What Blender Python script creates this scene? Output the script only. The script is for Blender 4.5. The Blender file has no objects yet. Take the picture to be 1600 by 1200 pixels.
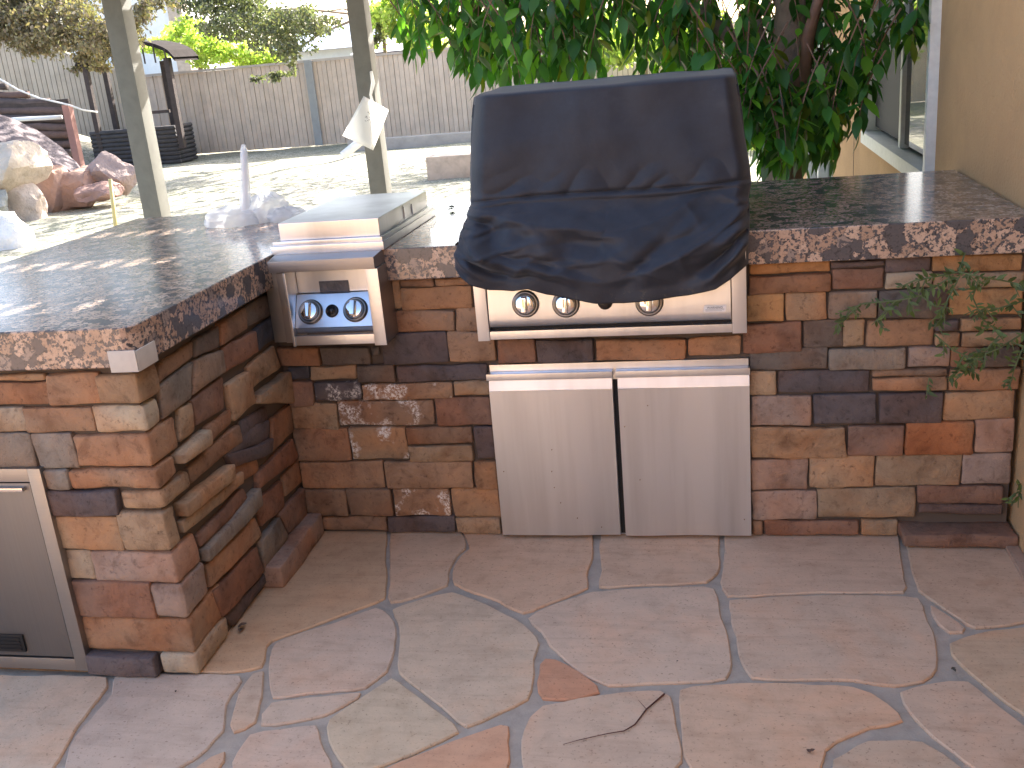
import bpy, bmesh, math, random
from mathutils import Vector, Matrix, noise
random.seed(7)
SC = bpy.context.scene
COL = SC.collection
rad = math.radians

# ------------------------------------------------------------------ camera
FPX, YAW, PITCH, ROLL = 1596.2, 0.2092, 0.3171, -0.0886
CAM = Vector((0.180, -2.800, 1.429))
_cy, _sy, _cp, _sp = math.cos(YAW), math.sin(YAW), math.cos(PITCH), math.sin(PITCH)
_f = Vector((-_sy*_cp, _cy*_cp, -_sp)); _r = Vector((_cy, _sy, 0)); _u = _r.cross(_f)
CR = math.cos(ROLL)*_r + math.sin(ROLL)*_u
CU = -math.sin(ROLL)*_r + math.cos(ROLL)*_u
cam = bpy.data.cameras.new('camera'); camo = bpy.data.objects.new('camera', cam); COL.objects.link(camo)
camo.matrix_world = Matrix(((CR.x, CU.x, -_f.x, CAM.x), (CR.y, CU.y, -_f.y, CAM.y), (CR.z, CU.z, -_f.z, CAM.z), (0, 0, 0, 1)))
cam.sensor_width = 36; cam.lens = FPX/1600*36; cam.clip_start = 0.05; cam.clip_end = 2000
SC.camera = camo

# ------------------------------------------------------------------ light
SUN = Vector((0.30, 0.75, 0.55)).normalized()
EL = math.asin(SUN.z); AZ = math.atan2(SUN.x, SUN.y)
w = bpy.data.worlds.new('World'); SC.world = w; w.use_nodes = True
nt = w.node_tree; bg = nt.nodes['Background']
sky = nt.nodes.new('ShaderNodeTexSky'); sky.sky_type = 'NISHITA'; sky.sun_disc = False
sky.sun_elevation = EL; sky.sun_rotation = AZ; sky.air_density = .8; sky.dust_density = 3.0; sky.ozone_density = .6
nt.links.new(sky.outputs[0], bg.inputs[0]); bg.inputs[1].default_value = 0.15
sl = bpy.data.lights.new('sun', 'SUN'); sl.energy = 5.0; sl.angle = rad(0.4); sl.color = (1, .94, .86)
so = bpy.data.objects.new('sun', sl); COL.objects.link(so); so.rotation_euler = (-SUN).to_track_quat('-Z', 'Y').to_euler()
SC.view_settings.view_transform = 'Standard'; SC.view_settings.look = 'None'
SC.view_settings.exposure = 2.25; SC.view_settings.gamma = 1; SC.view_settings.use_curve_mapping = False

def at(px, py, x=None, y=None, z=None):
    """point of the place seen at that spot of the photograph, on a real plane x=, y= or z="""
    d = _f + (px-800)/FPX*CR - (py-600)/FPX*CU
    if x is not None: t = (x-CAM.x)/d.x
    elif y is not None: t = (y-CAM.y)/d.y
    else: t = (z-CAM.z)/d.z
    return CAM + t*d

# ------------------------------------------------------------------ materials
def nm(name):
    m = bpy.data.materials.new(name); m.use_nodes = True
    t = m.node_tree; return m, t, t.nodes['Principled BSDF']
def N(t, typ, **k):
    n = t.nodes.new(typ)
    for a, b in k.items():
        if hasattr(n, a): setattr(n, a, b)
        else: n.inputs[a].default_value = b
    return n
def ramp(t, src, stops, interp='LINEAR'):
    r = t.nodes.new('ShaderNodeValToRGB'); r.color_ramp.interpolation = interp
    e = r.color_ramp.elements
    while len(e) < len(stops): e.new(0.5)
    for i, (p, c) in enumerate(stops):
        e[i].position = p; e[i].color = (*c, 1) if len(c) == 3 else c
    t.links.new(src, r.inputs[0]); return r
def mix(t, a, b, fac, mode='MIX'):
    m = t.nodes.new('ShaderNodeMix'); m.data_type = 'RGBA'; m.blend_type = mode
    for i, v in ((6, a), (7, b), (0, fac)):
        if isinstance(v, (int, float)): m.inputs[i].default_value = v
        elif isinstance(v, tuple): m.inputs[i].default_value = (*v, 1)
        else: t.links.new(v, m.inputs[i])
    return m.outputs[2]
def noise_n(t, vec, scale, detail=4, rough=.55, dist=0):
    n = t.nodes.new('ShaderNodeTexNoise'); n.inputs['Scale'].default_value = scale
    n.inputs['Detail'].default_value = detail; n.inputs['Roughness'].default_value = rough; n.inputs['Distortion'].default_value = dist
    if vec is not None: t.links.new(vec, n.inputs['Vector'])
    return n
def wpos(t, scale=None, offs=False):
    g = t.nodes.new('ShaderNodeNewGeometry'); v = g.outputs['Position']
    if offs:
        oi = t.nodes.new('ShaderNodeObjectInfo')
        a = N(t, 'ShaderNodeVectorMath', operation='MULTIPLY_ADD')
        c = N(t, 'ShaderNodeCombineXYZ'); t.links.new(oi.outputs['Random'], c.inputs[0]); t.links.new(oi.outputs['Random'], c.inputs[1]); t.links.new(oi.outputs['Random'], c.inputs[2])
        a.inputs[1].default_value = (37, 53, 71); t.links.new(c.outputs[0], a.inputs[0]); t.links.new(v, a.inputs[2]); v = a.outputs[0]
    if scale:
        m = N(t, 'ShaderNodeVectorMath', operation='MULTIPLY'); m.inputs[1].default_value = scale
        t.links.new(v, m.inputs[0]); v = m.outputs[0]
    return v
def bump(t, b, h, strength, dist, prev=None):
    n = t.nodes.new('ShaderNodeBump'); n.inputs['Strength'].default_value = strength; n.inputs['Distance'].default_value = dist
    t.links.new(h, n.inputs['Height'])
    if prev: t.links.new(prev, n.inputs['Normal'])
    t.links.new(n.outputs[0], b.inputs['Normal']); return n.outputs[0]
def objcol(t):
    return t.nodes.new('ShaderNodeObjectInfo').outputs['Color']

def mat_stone(name, white=0.0):
    m, t, b = nm(name)
    v = wpos(t, offs=True)
    n1 = noise_n(t, v, 9, 6, .6, .4); n2 = noise_n(t, v, 60, 5, .7); n3 = noise_n(t, v, 3.2, 3, .5, .8)
    r1 = ramp(t, n1.outputs[0], [(.3, (.68, .62, .58)), (.5, (1, 1, 1)), (.72, (1.25, 1.2, 1.12))])
    c = mix(t, objcol(t), r1.outputs[0], 1.0, 'MULTIPLY')
    r3 = ramp(t, n3.outputs[0], [(.42, (0, 0, 0)), (.62, (1, 1, 1))])
    c2 = mix(t, c, (1.25, .82, .55), r3.outputs[0], 'MULTIPLY')
    c = mix(t, c, c2, .6)
    n5 = noise_n(t, v, 24, 6, .68, .6); r5 = ramp(t, n5.outputs[0], [(.30, (.60, .56, .54)), (.47, (1, 1, 1)), (.60, (1.05, 1.03, 1.0)), (.72, (1.35, 1.28, 1.18))])
    c = mix(t, c, r5.outputs[0], .85, 'MULTIPLY')
    r2 = ramp(t, n2.outputs[0], [(.30, (.40, .37, .37)), (.42, (1, 1, 1)), (.62, (1, 1, 1)), (.75, (1.3, 1.26, 1.2))])
    c = mix(t, c, r2.outputs[0], .75, 'MULTIPLY')
    if white:
        wn = noise_n(t, v, 16, 3, .5); wf = noise_n(t, v, 110, 6, .75, .5)
        mm = N(t, 'ShaderNodeMath', operation='MULTIPLY')
        a = ramp(t, wn.outputs[0], [(.50, (0, 0, 0)), (.60, (1, 1, 1))]); bb = ramp(t, wf.outputs[0], [(.46, (0, 0, 0)), (.56, (1, 1, 1))])
        t.links.new(a.outputs[0], mm.inputs[0]); t.links.new(bb.outputs[0], mm.inputs[1])
        m2 = N(t, 'ShaderNodeMath', operation='MULTIPLY'); m2.inputs[1].default_value = white; t.links.new(mm.outputs[0], m2.inputs[0])
        c = mix(t, c, (.78, .74, .67), m2.outputs[0])
    t.links.new(c, b.inputs['Base Color']); b.inputs['Roughness'].default_value = .82; b.inputs['Specular IOR Level'].default_value = .3
    p = bump(t, b, n1.outputs[0], .6, .014); p = bump(t, b, n5.outputs[0], .5, .008, p); bump(t, b, n2.outputs[0], .7, .005, p)
    return m
M = {}
M['stone'] = mat_stone('stone_veneer'); M['stone_white'] = mat_stone('stone_veneer_white_bloom', .9)

def mat_flag():
    m, t, b = nm('flagstone')
    v = wpos(t, offs=True)
    n1 = noise_n(t, v, 2.6, 5, .6, .6); n2 = noise_n(t, v, 14, 5, .65, .3); n3 = noise_n(t, v, 130, 3, .7)
    vs = wpos(t, (3.0, 26, 1), offs=True); n4 = noise_n(t, vs, 1.2, 4, .6, .8)
    r1 = ramp(t, n1.outputs[0], [(.28, (.92, .94, .96)), (.5, (1, 1, 1)), (.72, (1.08, .93, .84))])
    c = mix(t, objcol(t), r1.outputs[0], 1.0, 'MULTIPLY')
    r2 = ramp(t, n2.outputs[0], [(.3, (.86, .84, .82)), (.5, (1, 1, 1)), (.7, (1.08, 1.07, 1.06))])
    c = mix(t, c, r2.outputs[0], 1.0, 'MULTIPLY')
    r4 = ramp(t, n4.outputs[0], [(.35, (.88, .86, .85)), (.5, (1, 1, 1))]); c = mix(t, c, r4.outputs[0], .7, 'MULTIPLY')
    r3 = ramp(t, n3.outputs[0], [(.30, (.5, .44, .4)), (.40, (1, 1, 1)), (.66, (1, 1, 1)), (.76, (1.15, 1.13, 1.1))]); c = mix(t, c, r3.outputs[0], .8, 'MULTIPLY')
    t.links.new(c, b.inputs['Base Color']); b.inputs['Roughness'].default_value = .7; b.inputs['Specular IOR Level'].default_value = .35
    p = bump(t, b, n2.outputs[0], .35, .006); bump(t, b, n3.outputs[0], .3, .0012, p)
    return m
M['flag'] = mat_flag()

def mat_simple(name, col, rough=.7, bs=0, bscale=80, bdist=.002, metal=0, var=.0, vscale=8, spec=.5, use_obj=False, dark=.75, light=1.2):
    m, t, b = nm(name)
    v = wpos(t)
    src = objcol(t) if use_obj else None
    if var:
        n = noise_n(t, v, vscale, 6, .6, .3)
        r = ramp(t, n.outputs[0], [(.3, (dark,)*3), (.5, (1, 1, 1)), (.7, (light,)*3)])
        c = mix(t, src if src else col, r.outputs[0], var, 'MULTIPLY')
        t.links.new(c, b.inputs['Base Color'])
    elif src: t.links.new(src, b.inputs['Base Color'])
    else: b.inputs['Base Color'].default_value = (*col, 1)
    b.inputs['Roughness'].default_value = rough; b.inputs['Metallic'].default_value = metal; b.inputs['Specular IOR Level'].default_value = spec
    if bs:
        n = noise_n(t, v, bscale, 4, .6); bump(t, b, n.outputs[0], bs, bdist)
    return m
M['mortar'] = mat_simple('grey_mortar', (.40, .335, .265), .9, .5, 200, .003, var=.7, vscale=20)
M['core'] = mat_simple('dark_joint', (.10, .075, .058), .95)
M['stucco'] = mat_simple('tan_stucco', (.52, .315, .15), .9, .9, 90, .006, var=.6, vscale=3.5, dark=.82, light=1.12)
M['whitetrim'] = mat_simple('white_trim', (.68, .7, .66), .5, .2, 60, .001, var=.4, vscale=30)
M['post'] = mat_simple('grey_green_paint', (.13, .13, .115), .65, .3, 40, .002, var=.5, vscale=10)
M['wood_dark'] = mat_simple('dark_wood', (.055, .04, .035), .85, .6, 50, .01, var=.9, vscale=12)
M['log'] = mat_simple('weathered_log', (.12, .085, .075), .9, .8, 40, .02, var=.9, vscale=9, use_obj=True)
M['fence'] = mat_simple('tan_fence_board', (.30, .235, .19), .8, .3, 30, .004, var=.5, vscale=4, use_obj=True)
M['rock'] = mat_simple('boulder', (.3, .2, .16), .9, .8, 9, .06, var=.8, vscale=3.5, use_obj=True)
M['black'] = mat_simple('black_plastic', (.012, .012, .013), .35)
M['gapdark'] = mat_simple('dark_inside', (.012, .011, .011), .8)
M['bark'] = mat_simple('bark', (.22, .165, .12), .9, .8, 40, .01, var=.9, vscale=14)
M['twig'] = mat_simple('red_brown_twig', (.09, .03, .02), .8)
M['yellow'] = mat_simple('yellow_plastic', (.55, .45, .18), .5)
M['concrete'] = mat_simple('pale_concrete', (.42, .38, .34), .9, .4, 60, .004, var=.6, vscale=5)
M['pinkblock'] = mat_simple('pinkish_block', (.50, .40, .32), .9, .6, 30, .01, var=.8, vscale=8)
M['tape'] = mat_simple('white_corner_piece', (.52, .49, .44), .55, .2, 120, .001, var=.3, vscale=40)
M['ink'] = mat_simple('faded_ink', (.30, .30, .31), .7)
M['roofblue'] = mat_simple('pale_blue_roof', (.30, .36, .46), .6)
M['white'] = mat_simple('white_wall', (.8, .79, .77), .8, var=.2)
M['labelgrey'] = mat_simple('engraved_grey_plate', (.10, .10, .11), .45, .8, 70, .004, metal=.6, var=.9, vscale=45)

def mat_ground():
    m, t, b = nm('dry_lawn_soil')
    v = wpos(t)
    n1 = noise_n(t, v, .5, 5, .6); n2 = noise_n(t, v, 9, 6, .7, .4); n3 = noise_n(t, v, 34, 4, .7)
    r = ramp(t, n1.outputs[0], [(.35, (.42, .40, .31)), (.6, (.54, .49, .40))])
    r2 = ramp(t, n2.outputs[0], [(.36, (.35, .42, .34)), (.54, (1, 1, 1))]); c = mix(t, r.outputs[0], r2.outputs[0], .8, 'MULTIPLY')
    r3 = ramp(t, n3.outputs[0], [(.38, (.22, .26, .22)), (.54, (1, 1, 1))]); c = mix(t, c, r3.outputs[0], .9, 'MULTIPLY')
    t.links.new(c, b.inputs['Base Color']); b.inputs['Roughness'].default_value = .95; b.inputs['Specular IOR Level'].default_value = .1
    bump(t, b, n2.outputs[0], .6, .03); return m
M['ground'] = mat_ground()

def mat_granite(name='granite', chisel=0.0):
    m, t, b = nm(name)
    v = wpos(t)
    nd = noise_n(t, v, 30, 3, .5)
    add = N(t, 'ShaderNodeVectorMath', operation='MULTIPLY_ADD'); add.inputs[1].default_value = (.03, .03, .03)
    t.links.new(nd.outputs['Color'], add.inputs[0]); t.links.new(v, add.inputs[2]); vv = add.outputs[0]
    vo = N(t, 'ShaderNodeTexVoronoi', feature='F1'); vo.inputs['Scale'].default_value = 30; t.links.new(vv, vo.inputs['Vector'])
    ve = N(t, 'ShaderNodeTexVoronoi', feature='DISTANCE_TO_EDGE'); ve.inputs['Scale'].default_value = 30; t.links.new(vv, ve.inputs['Vector'])
    n1 = noise_n(t, v, 92, 4, .62); n2 = noise_n(t, v, 140, 4, .7); n0 = noise_n(t, v, 90, 3, .6)
    sep = N(t, 'ShaderNodeSeparateColor'); t.links.new(vo.outputs['Color'], sep.inputs[0])
    cell = ramp(t, sep.outputs[0], [(.0, (.45, .32, .235)), (.3, (.36, .25, .18)), (.55, (.50, .37, .28)), (.74, (.27, .22, .19)), (.82, (.09, .085, .09)), (1, (.04, .04, .045))], 'CONSTANT')
    sp = ramp(t, n2.outputs[0], [(.33, (.4, .36, .36)), (.46, (1, 1, 1)), (.66, (1.15, 1.12, 1.1))]); c = mix(t, cell.outputs[0], sp.outputs[0], .8, 'MULTIPLY')
    # dark matrix between crystals
    ma = N(t, 'ShaderNodeMath', operation='MULTIPLY_ADD'); ma.inputs[1].default_value = .9; t.links.new(n0.outputs[0], ma.inputs[0])
    t.links.new(ve.outputs[0], ma.inputs[2])
    ed = ramp(t, ma.outputs[0], [(.42, (1, 1, 1)), (.50, (0, 0, 0))])
    c = mix(t, c, (.05, .048, .052), ed.outputs[0])
    dk = ramp(t, n1.outputs[0], [(.52, (0, 0, 0)), (.57, (1, 1, 1))]); dmix = mix(t, c, (.085, .083, .090), dk.outputs[0]); c = dmix
    t.links.new(c, b.inputs['Base Color']); b.inputs['Roughness'].default_value = .17 if not chisel else .3
    b.inputs['Coat Weight'].default_value = .0; b.inputs['Coat Roughness'].default_value = .10; b.inputs['Coat IOR'].default_value = 1.6
    b.inputs['Specular IOR Level'].default_value = .6
    nn = noise_n(t, v, 5, 3, .5); bump(t, b, nn.outputs[0], .03, .004)
    if chisel: bump(t, b, n1.outputs[0], .3, .003)
    return m
M['granite'] = mat_granite()

def mat_steel(name, col=(.70, .73, .77), rough=.34, brush=(2, 2, 220), bs=.10, reflect_blot=.25, bsc=(7, 7, .9)):
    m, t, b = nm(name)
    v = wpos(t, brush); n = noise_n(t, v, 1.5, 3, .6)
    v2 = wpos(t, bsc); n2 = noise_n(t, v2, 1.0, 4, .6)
    r = ramp(t, n2.outputs[0], [(.3, (1-reflect_blot,)*3), (.6, (1, 1, 1))]); c = mix(t, col, r.outputs[0], 1, 'MULTIPLY')  # uneven tone paints reflected light and dark bands into the steel, plus grime
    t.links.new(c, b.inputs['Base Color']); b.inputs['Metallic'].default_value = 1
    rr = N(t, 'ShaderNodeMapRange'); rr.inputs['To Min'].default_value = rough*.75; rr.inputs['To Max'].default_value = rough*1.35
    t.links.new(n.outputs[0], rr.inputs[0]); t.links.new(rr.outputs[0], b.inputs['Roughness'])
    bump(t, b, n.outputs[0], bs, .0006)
    return m
M['steel'] = mat_steel('brushed_steel')
M['steel_v'] = mat_steel('brushed_steel_vertical', brush=(220, 220, 2), rough=.36, reflect_blot=.20, bsc=(11, 11, .7))
M['steel_band'] = mat_steel('soft_polished_steel', (.58, .60, .64), .34)
M['steel_dark'] = mat_steel('dull_dark_steel', (.36, .345, .335), .42, reflect_blot=.12)
M['steel_grey'] = mat_steel('grey_steel', (.21, .205, .205), .5, brush=(220, 220, 2), bs=.05, reflect_blot=.1)
M['steel_pol'] = mat_steel('polished_steel', (.70, .69, .69), .24, bs=.03, reflect_blot=.1)
M['chrome'] = mat_simple('chrome', (.82, .82, .82), .10, metal=1)
M['knobdark'] = mat_simple('dark_chrome', (.22, .21, .20), .32, metal=1)

def mat_cover():
    m, t, b = nm('navy_black_cover_fabric')
    v = wpos(t); n1 = noise_n(t, v, 4.5, 5, .65, .4); n2 = noise_n(t, v, 28, 5, .7); n3 = noise_n(t, v, 600, 2, .5)
    r = ramp(t, n1.outputs[0], [(.35, (.0095, .0125, .021)), (.55, (.014, .017, .027)), (.75, (.032, .034, .042))])
    r2 = ramp(t, n2.outputs[0], [(.35, (.8, .8, .8)), (.7, (1.3, 1.28, 1.22))]); c = mix(t, r.outputs[0], r2.outputs[0], .8, 'MULTIPLY')
    # dusty stains along the hem
    g = N(t, 'ShaderNodeSeparateXYZ'); t.links.new(v, g.inputs[0])
    mr = N(t, 'ShaderNodeMapRange'); mr.inputs['From Min'].default_value = .80; mr.inputs['From Max'].default_value = .755; t.links.new(g.outputs[2], mr.inputs[0])
    dn = ramp(t, noise_n(t, v, 55, 5, .7).outputs[0], [(.55, (0, 0, 0)), (.66, (1, 1, 1))])
    mu = N(t, 'ShaderNodeMath', operation='MULTIPLY'); t.links.new(mr.outputs[0], mu.inputs[0]); t.links.new(dn.outputs[0], mu.inputs[1])
    c = mix(t, c, (.10, .085, .05), mu.outputs[0])
    t.links.new(c, b.inputs['Base Color']); b.inputs['Roughness'].default_value = .6
    b.inputs['Sheen Weight'].default_value = .15; b.inputs['Specular IOR Level'].default_value = .45
    p = bump(t, b, n3.outputs[0], .15, .0008); bump(t, b, n2.outputs[0], .2, .006, p)
    return m
M['cover'] = mat_cover()

def mat_leaf(name, col, trans=.5, rough=.4, hue=.6):
    m, t, b = nm(name)
    a = N(t, 'ShaderNodeAttribute', attribute_name='tint'); base = mix(t, col, a.outputs['Color'], 1.0, 'MULTIPLY')
    t.links.new(base, b.inputs['Base Color']); b.inputs['Roughness'].default_value = rough
    tr = t.nodes.new('ShaderNodeBsdfTranslucent'); tc = mix(t, base, (1.6, 1.9, .7), 1.0, 'MULTIPLY'); t.links.new(tc, tr.inputs[0])
    ms = t.nodes.new('ShaderNodeMixShader'); ms.inputs[0].default_value = trans
    t.links.new(b.outputs[0], ms.inputs[1]); t.links.new(tr.outputs[0], ms.inputs[2]); t.links.new(ms.outputs[0], t.nodes['Material Output'].inputs[0])
    return m
M['leaf'] = mat_leaf('glossy_green_leaf', (.055, .15, .032), .45, .33)
M['leaf_far'] = mat_leaf('dusty_grey_green_leaf', (.135, .14, .105), .4, .7)
M['leaf_pink'] = mat_leaf('dusty_brown_leaf', (.20, .165, .13), .35, .6)
M['leaf_lime'] = mat_leaf('sunny_yellow_green_leaf', (.30, .36, .12), .5, .6)
M['leaf_vine'] = mat_leaf('vine_leaf', (.085, .125, .05), .3, .7)

def mat_paper():
    m, t, b = nm('white_paper'); b.inputs['Base Color'].default_value = (.85, .85, .84, 1); b.inputs['Roughness'].default_value = .6
    tr = t.nodes.new('ShaderNodeBsdfTranslucent'); tr.inputs[0].default_value = (.95, .95, .94, 1); ms = t.nodes.new('ShaderNodeMixShader'); ms.inputs[0].default_value = .75
    t.links.new(b.outputs[0], ms.inputs[1]); t.links.new(tr.outputs[0], ms.inputs[2]); t.links.new(ms.outputs[0], t.nodes['Material Output'].inputs[0]); return m
M['paper'] = mat_paper()
def mat_glass(name, col):
    m, t, b = nm(name); b.inputs['Base Color'].default_value = (*col, 1); b.inputs['Roughness'].default_value = .03
    b.inputs['Specular IOR Level'].default_value = .6
    return m
M['glass'] = mat_glass('dark_window_glass', (.02, .022, .024)); M['screen'] = mat_simple('dark_insect_screen', (.02, .021, .024), .7)
def mat_bag():
    m, t, b = nm('translucent_white_plastic')
    b.inputs['Base Color'].default_value = (.95, .95, .95, 1); b.inputs['Roughness'].default_value = .2
    tr = t.nodes.new('ShaderNodeBsdfTranslucent'); tr.inputs[0].default_value = (.97, .97, .97, 1)
    tp = t.nodes.new('ShaderNodeBsdfTransparent')
    m1 = t.nodes.new('ShaderNodeMixShader'); m1.inputs[0].default_value = .6; m2 = t.nodes.new('ShaderNodeMixShader'); m2.inputs[0].default_value = .40
    t.links.new(b.outputs[0], m1.inputs[1]); t.links.new(tr.outputs[0], m1.inputs[2]); t.links.new(m1.outputs[0], m2.inputs[1]); t.links.new(tp.outputs[0], m2.inputs[2])
    t.links.new(m2.outputs[0], t.nodes['Material Output'].inputs[0]); return m
M['bag'] = mat_bag()

# ------------------------------------------------------------------ object helpers
ORI = {}
def tag(o, label=None, cat=None, group=None, kind=None):
    if label: o['label'] = label
    if cat: o['category'] = cat
    if group: o['group'] = group
    if kind: o['kind'] = kind
    return o
def thing(name, label, cat, loc=(0, 0, 0), group=None):
    o = bpy.data.objects.new(name, None); COL.objects.link(o); o.location = loc; o.empty_display_size = .1
    ORI[o.name] = Vector(loc); return tag(o, label, cat, group)
def mobj(name, V, F, mat, parent=None, origin=None, smooth=False, color=None, tint=None):
    if parent is not None: org = ORI[parent.name]
    else: org = Vector(origin) if origin is not None else Vector((0, 0, 0))
    me = bpy.data.meshes.new(name); me.from_pydata([tuple(Vector(v)-org) for v in V], [], F); me.update()
    o = bpy.data.objects.new(name, me); COL.objects.link(o); me.materials.append(mat)
    if smooth: me.polygons.foreach_set('use_smooth', [True]*len(me.polygons))
    if parent is not None: o.parent = parent; ORI[o.name] = org
    else: o.location = org; ORI[o.name] = org
    if color: o.color = (*color, 1)
    if tint is not None:
        a = me.color_attributes.new('tint', 'FLOAT_COLOR', 'POINT'); flat = []
        for c in tint: flat += [c[0], c[1], c[2], 1]
        a.data.foreach_set('color', flat)
    return o
class MB:
    def __init__(s): s.V = []; s.F = []
    def add(s, V, F):
        k = len(s.V); s.V += [Vector(v) for v in V]; s.F += [tuple(i+k for i in f) for f in F]; return s
    def hexa(s, P):   # 4 bottom/back corners then 4 front corners, same order
        return s.add(P, [(3, 2, 1, 0), (4, 5, 6, 7), (0, 1, 5, 4), (1, 2, 6, 5), (2, 3, 7, 6), (3, 0, 4, 7)])
    def box(s, a, b):
        x0, y0, z0 = a; x1, y1, z1 = b
        return s.hexa([(x0, y0, z0), (x1, y0, z0), (x1, y1, z0), (x0, y1, z0), (x0, y0, z1), (x1, y0, z1), (x1, y1, z1), (x0, y1, z1)])
    def tube(s, pts, rads, n=8, cap=True):
        pts = [Vector(p) for p in pts]
        if isinstance(rads, (int, float)): rads = [rads]*len(pts)
        rings = []; up = Vector((0, 0, 1))
        for i, p in enumerate(pts):
            d = (pts[min(i+1, len(pts)-1)]-pts[max(i-1, 0)]).normalized()
            a = d.cross(up); 
            if a.length < .1: a = d.cross(Vector((1, 0, 0)))
            a.normalize(); b = d.cross(a)
            rings.append([p + rads[i]*(math.cos(k*2*math.pi/n)*a + math.sin(k*2*math.pi/n)*b) for k in range(n)])
        V = [v for r in rings for v in r]; F = []
        for i in range(len(pts)-1):
            for k in range(n): F.append((i*n+k, i*n+(k+1) % n, (i+1)*n+(k+1) % n, (i+1)*n+k))
        if cap: F.append(tuple(range(n))[::-1]); F.append(tuple((len(pts)-1)*n+k for k in range(n)))
        return s.add(V, F)
    def lathe(s, c, axis, prof, n=28):
        axis = Vector(axis).normalized(); a = axis.cross(Vector((0, 0, 1)))
        if a.length < .1: a = axis.cross(Vector((1, 0, 0)))
        a.normalize(); b = axis.cross(a); c = Vector(c); V = []; F = []
        for (r, h) in prof:
            for k in range(n): V.append(c + axis*h + r*(math.cos(k*2*math.pi/n)*a + math.sin(k*2*math.pi/n)*b))
        for i in range(len(prof)-1):
            for k in range(n): F.append((i*n+k, (i+1)*n+k, (i+1)*n+(k+1) % n, i*n+(k+1) % n))
        F.append(tuple((len(prof)-1)*n+k for k in range(n)))
        return s.add(V, F)
    def build(s, name, mat, parent=None, origin=None, smooth=False, color=None, bevel=0, seg=2):
        o = mobj(name, s.V, s.F, mat, parent, origin, smooth, color)
        bm = bmesh.new(); bm.from_mesh(o.data); bmesh.ops.recalc_face_normals(bm, faces=bm.faces)
        if bevel: bmesh.ops.bevel(bm, geom=list(bm.edges), offset=bevel, segments=seg, affect='EDGES', profile=.7)
        bm.to_mesh(o.data); bm.free()
        if bevel or smooth:
            o.data.polygons.foreach_set('use_smooth', [True]*len(o.data.polygons))
            if not smooth or bevel: 
                try: o.data.set_sharp_from_angle(angle=rad(35))
                except Exception: pass
        return o
def box(name, a, b, mat, parent=None, bevel=0, color=None, origin=None):
    return MB().box(a, b).build(name, mat, parent, origin=origin, bevel=bevel, color=color)
def struct(o): o['kind'] = 'structure'; return o

# ------------------------------------------------------------------ stone pieces
def lines(L, r, step):
    r = min(r, L*.3); n = max(2, int(round((L-2*r)/step)))
    return [0, r*.3, r] + [r+(L-2*r)*i/n for i in range(1, n)] + [L-r, L-r*.3, L]
def rstone(name, quad, W0, depth, P, parent, color, mat, rough=.0028, r=.006, seed=None, bulge=.003):
    """block: quad of 4 (u,v) corners (BL,BR,TR,TL); front at w=W0, back at W0-depth; P(u,v,w) -> world"""
    q = [Vector(c) for c in quad]
    L = ((q[1]-q[0]).length+(q[2]-q[3]).length)/2; H = ((q[3]-q[0]).length+(q[2]-q[1]).length)/2
    sd = seed if seed is not None else random.uniform(0, 99)
    A = lines(L, r, .026); B = lines(H, r, .022); C = [0, depth*.5, depth-r, depth-r*.3, depth] if depth < .09 else lines(depth, r, .026)
    na, nb, nc = len(A)-1, len(B)-1, len(C)-1
    idx = {}; V = []; F = []; so = Vector((sd*3.1, sd*1.7, sd))
    def vert(i, j, k):
        key = (i, j, k)
        if key in idx: return idx[key]
        a, b, c = A[i], B[j], C[k]
        rr = min(r, L*.3, H*.3)
        ia, ib, ic = min(max(a, rr), L-rr), min(max(b, rr), H-rr), min(max(c, rr), depth-rr)
        d = Vector((a-ia, b-ib, c-ic)); base = Vector((ia, ib, ic))
        dn = d.normalized() if d.length > 1e-9 else Vector((0, 0, 1))
        n1 = noise.noise(base*14+so); n2 = noise.noise(base*38+so*2); n3 = noise.noise(base*6+so*.7)
        p = base + dn*(rr + rough*(n1*1.1+n2*.5))
        # outline irregularity
        p.x += .005*noise.noise(Vector((b*16, sd, c*9))); p.y += .0045*noise.noise(Vector((a*11, sd+5, c*9)))
        fx = 1-(2*a/L-1)**2; fy = 1-(2*b/H-1)**2
        if k == nc: p.z += bulge*fx*fy + .004*n3
        u, v = p.x/L, p.y/H
        uv = (1-u)*(1-v)*q[0] + u*(1-v)*q[1] + u*v*q[2] + (1-u)*v*q[3]
        idx[key] = len(V); V.append(P(uv.x, uv.y, W0-depth+p.z)); return idx[key]
    for (n1_, n2_, f) in ((na, nb, lambda a, b, e: (a, b, e*nc)), (na, nc, lambda a, b, e: (a, e*nb, b)), (nb, nc, lambda a, b, e: (e*na, a, b))):
        for e in (0, 1):
            if n1_ == na and n2_ == nb and e == 0: continue
            for i in range(n1_):
                for j in range(n2_):
                    qd = [vert(*f(i, j, e)), vert(*f(i+1, j, e)), vert(*f(i+1, j+1, e)), vert(*f(i, j+1, e))]
                    F.append(tuple(qd))
    o = mobj(name, V, F, mat, parent, smooth=True, color=color)
    bm = bmesh.new(); bm.from_mesh(o.data); bmesh.ops.recalc_face_normals(bm, faces=bm.faces)
    bm.to_mesh(o.data); bm.free()
    return o
PAL = dict(t=(.33, .205, .118), b=(.235, .132, .078), r=(.215, .115, .075), d=(.115, .085, .078), o=(.36, .20, .09), g=(.235, .18, .135),
           p=(.31, .20, .145), u=(.32, .14, .065), k=(.135, .10, .078), l=(.37, .275, .185), w=(.31, .175, .10), v=(.065, .06, .065))
def pc(c):
    b = PAL[c]; j = random.uniform(.9, 1.1); return (b[0]*j*1.0, b[1]*j*1.15, b[2]*j*1.28)

XL, YF, XR, HT, HB = -1.122, -.784, .985, .915, .823
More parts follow.
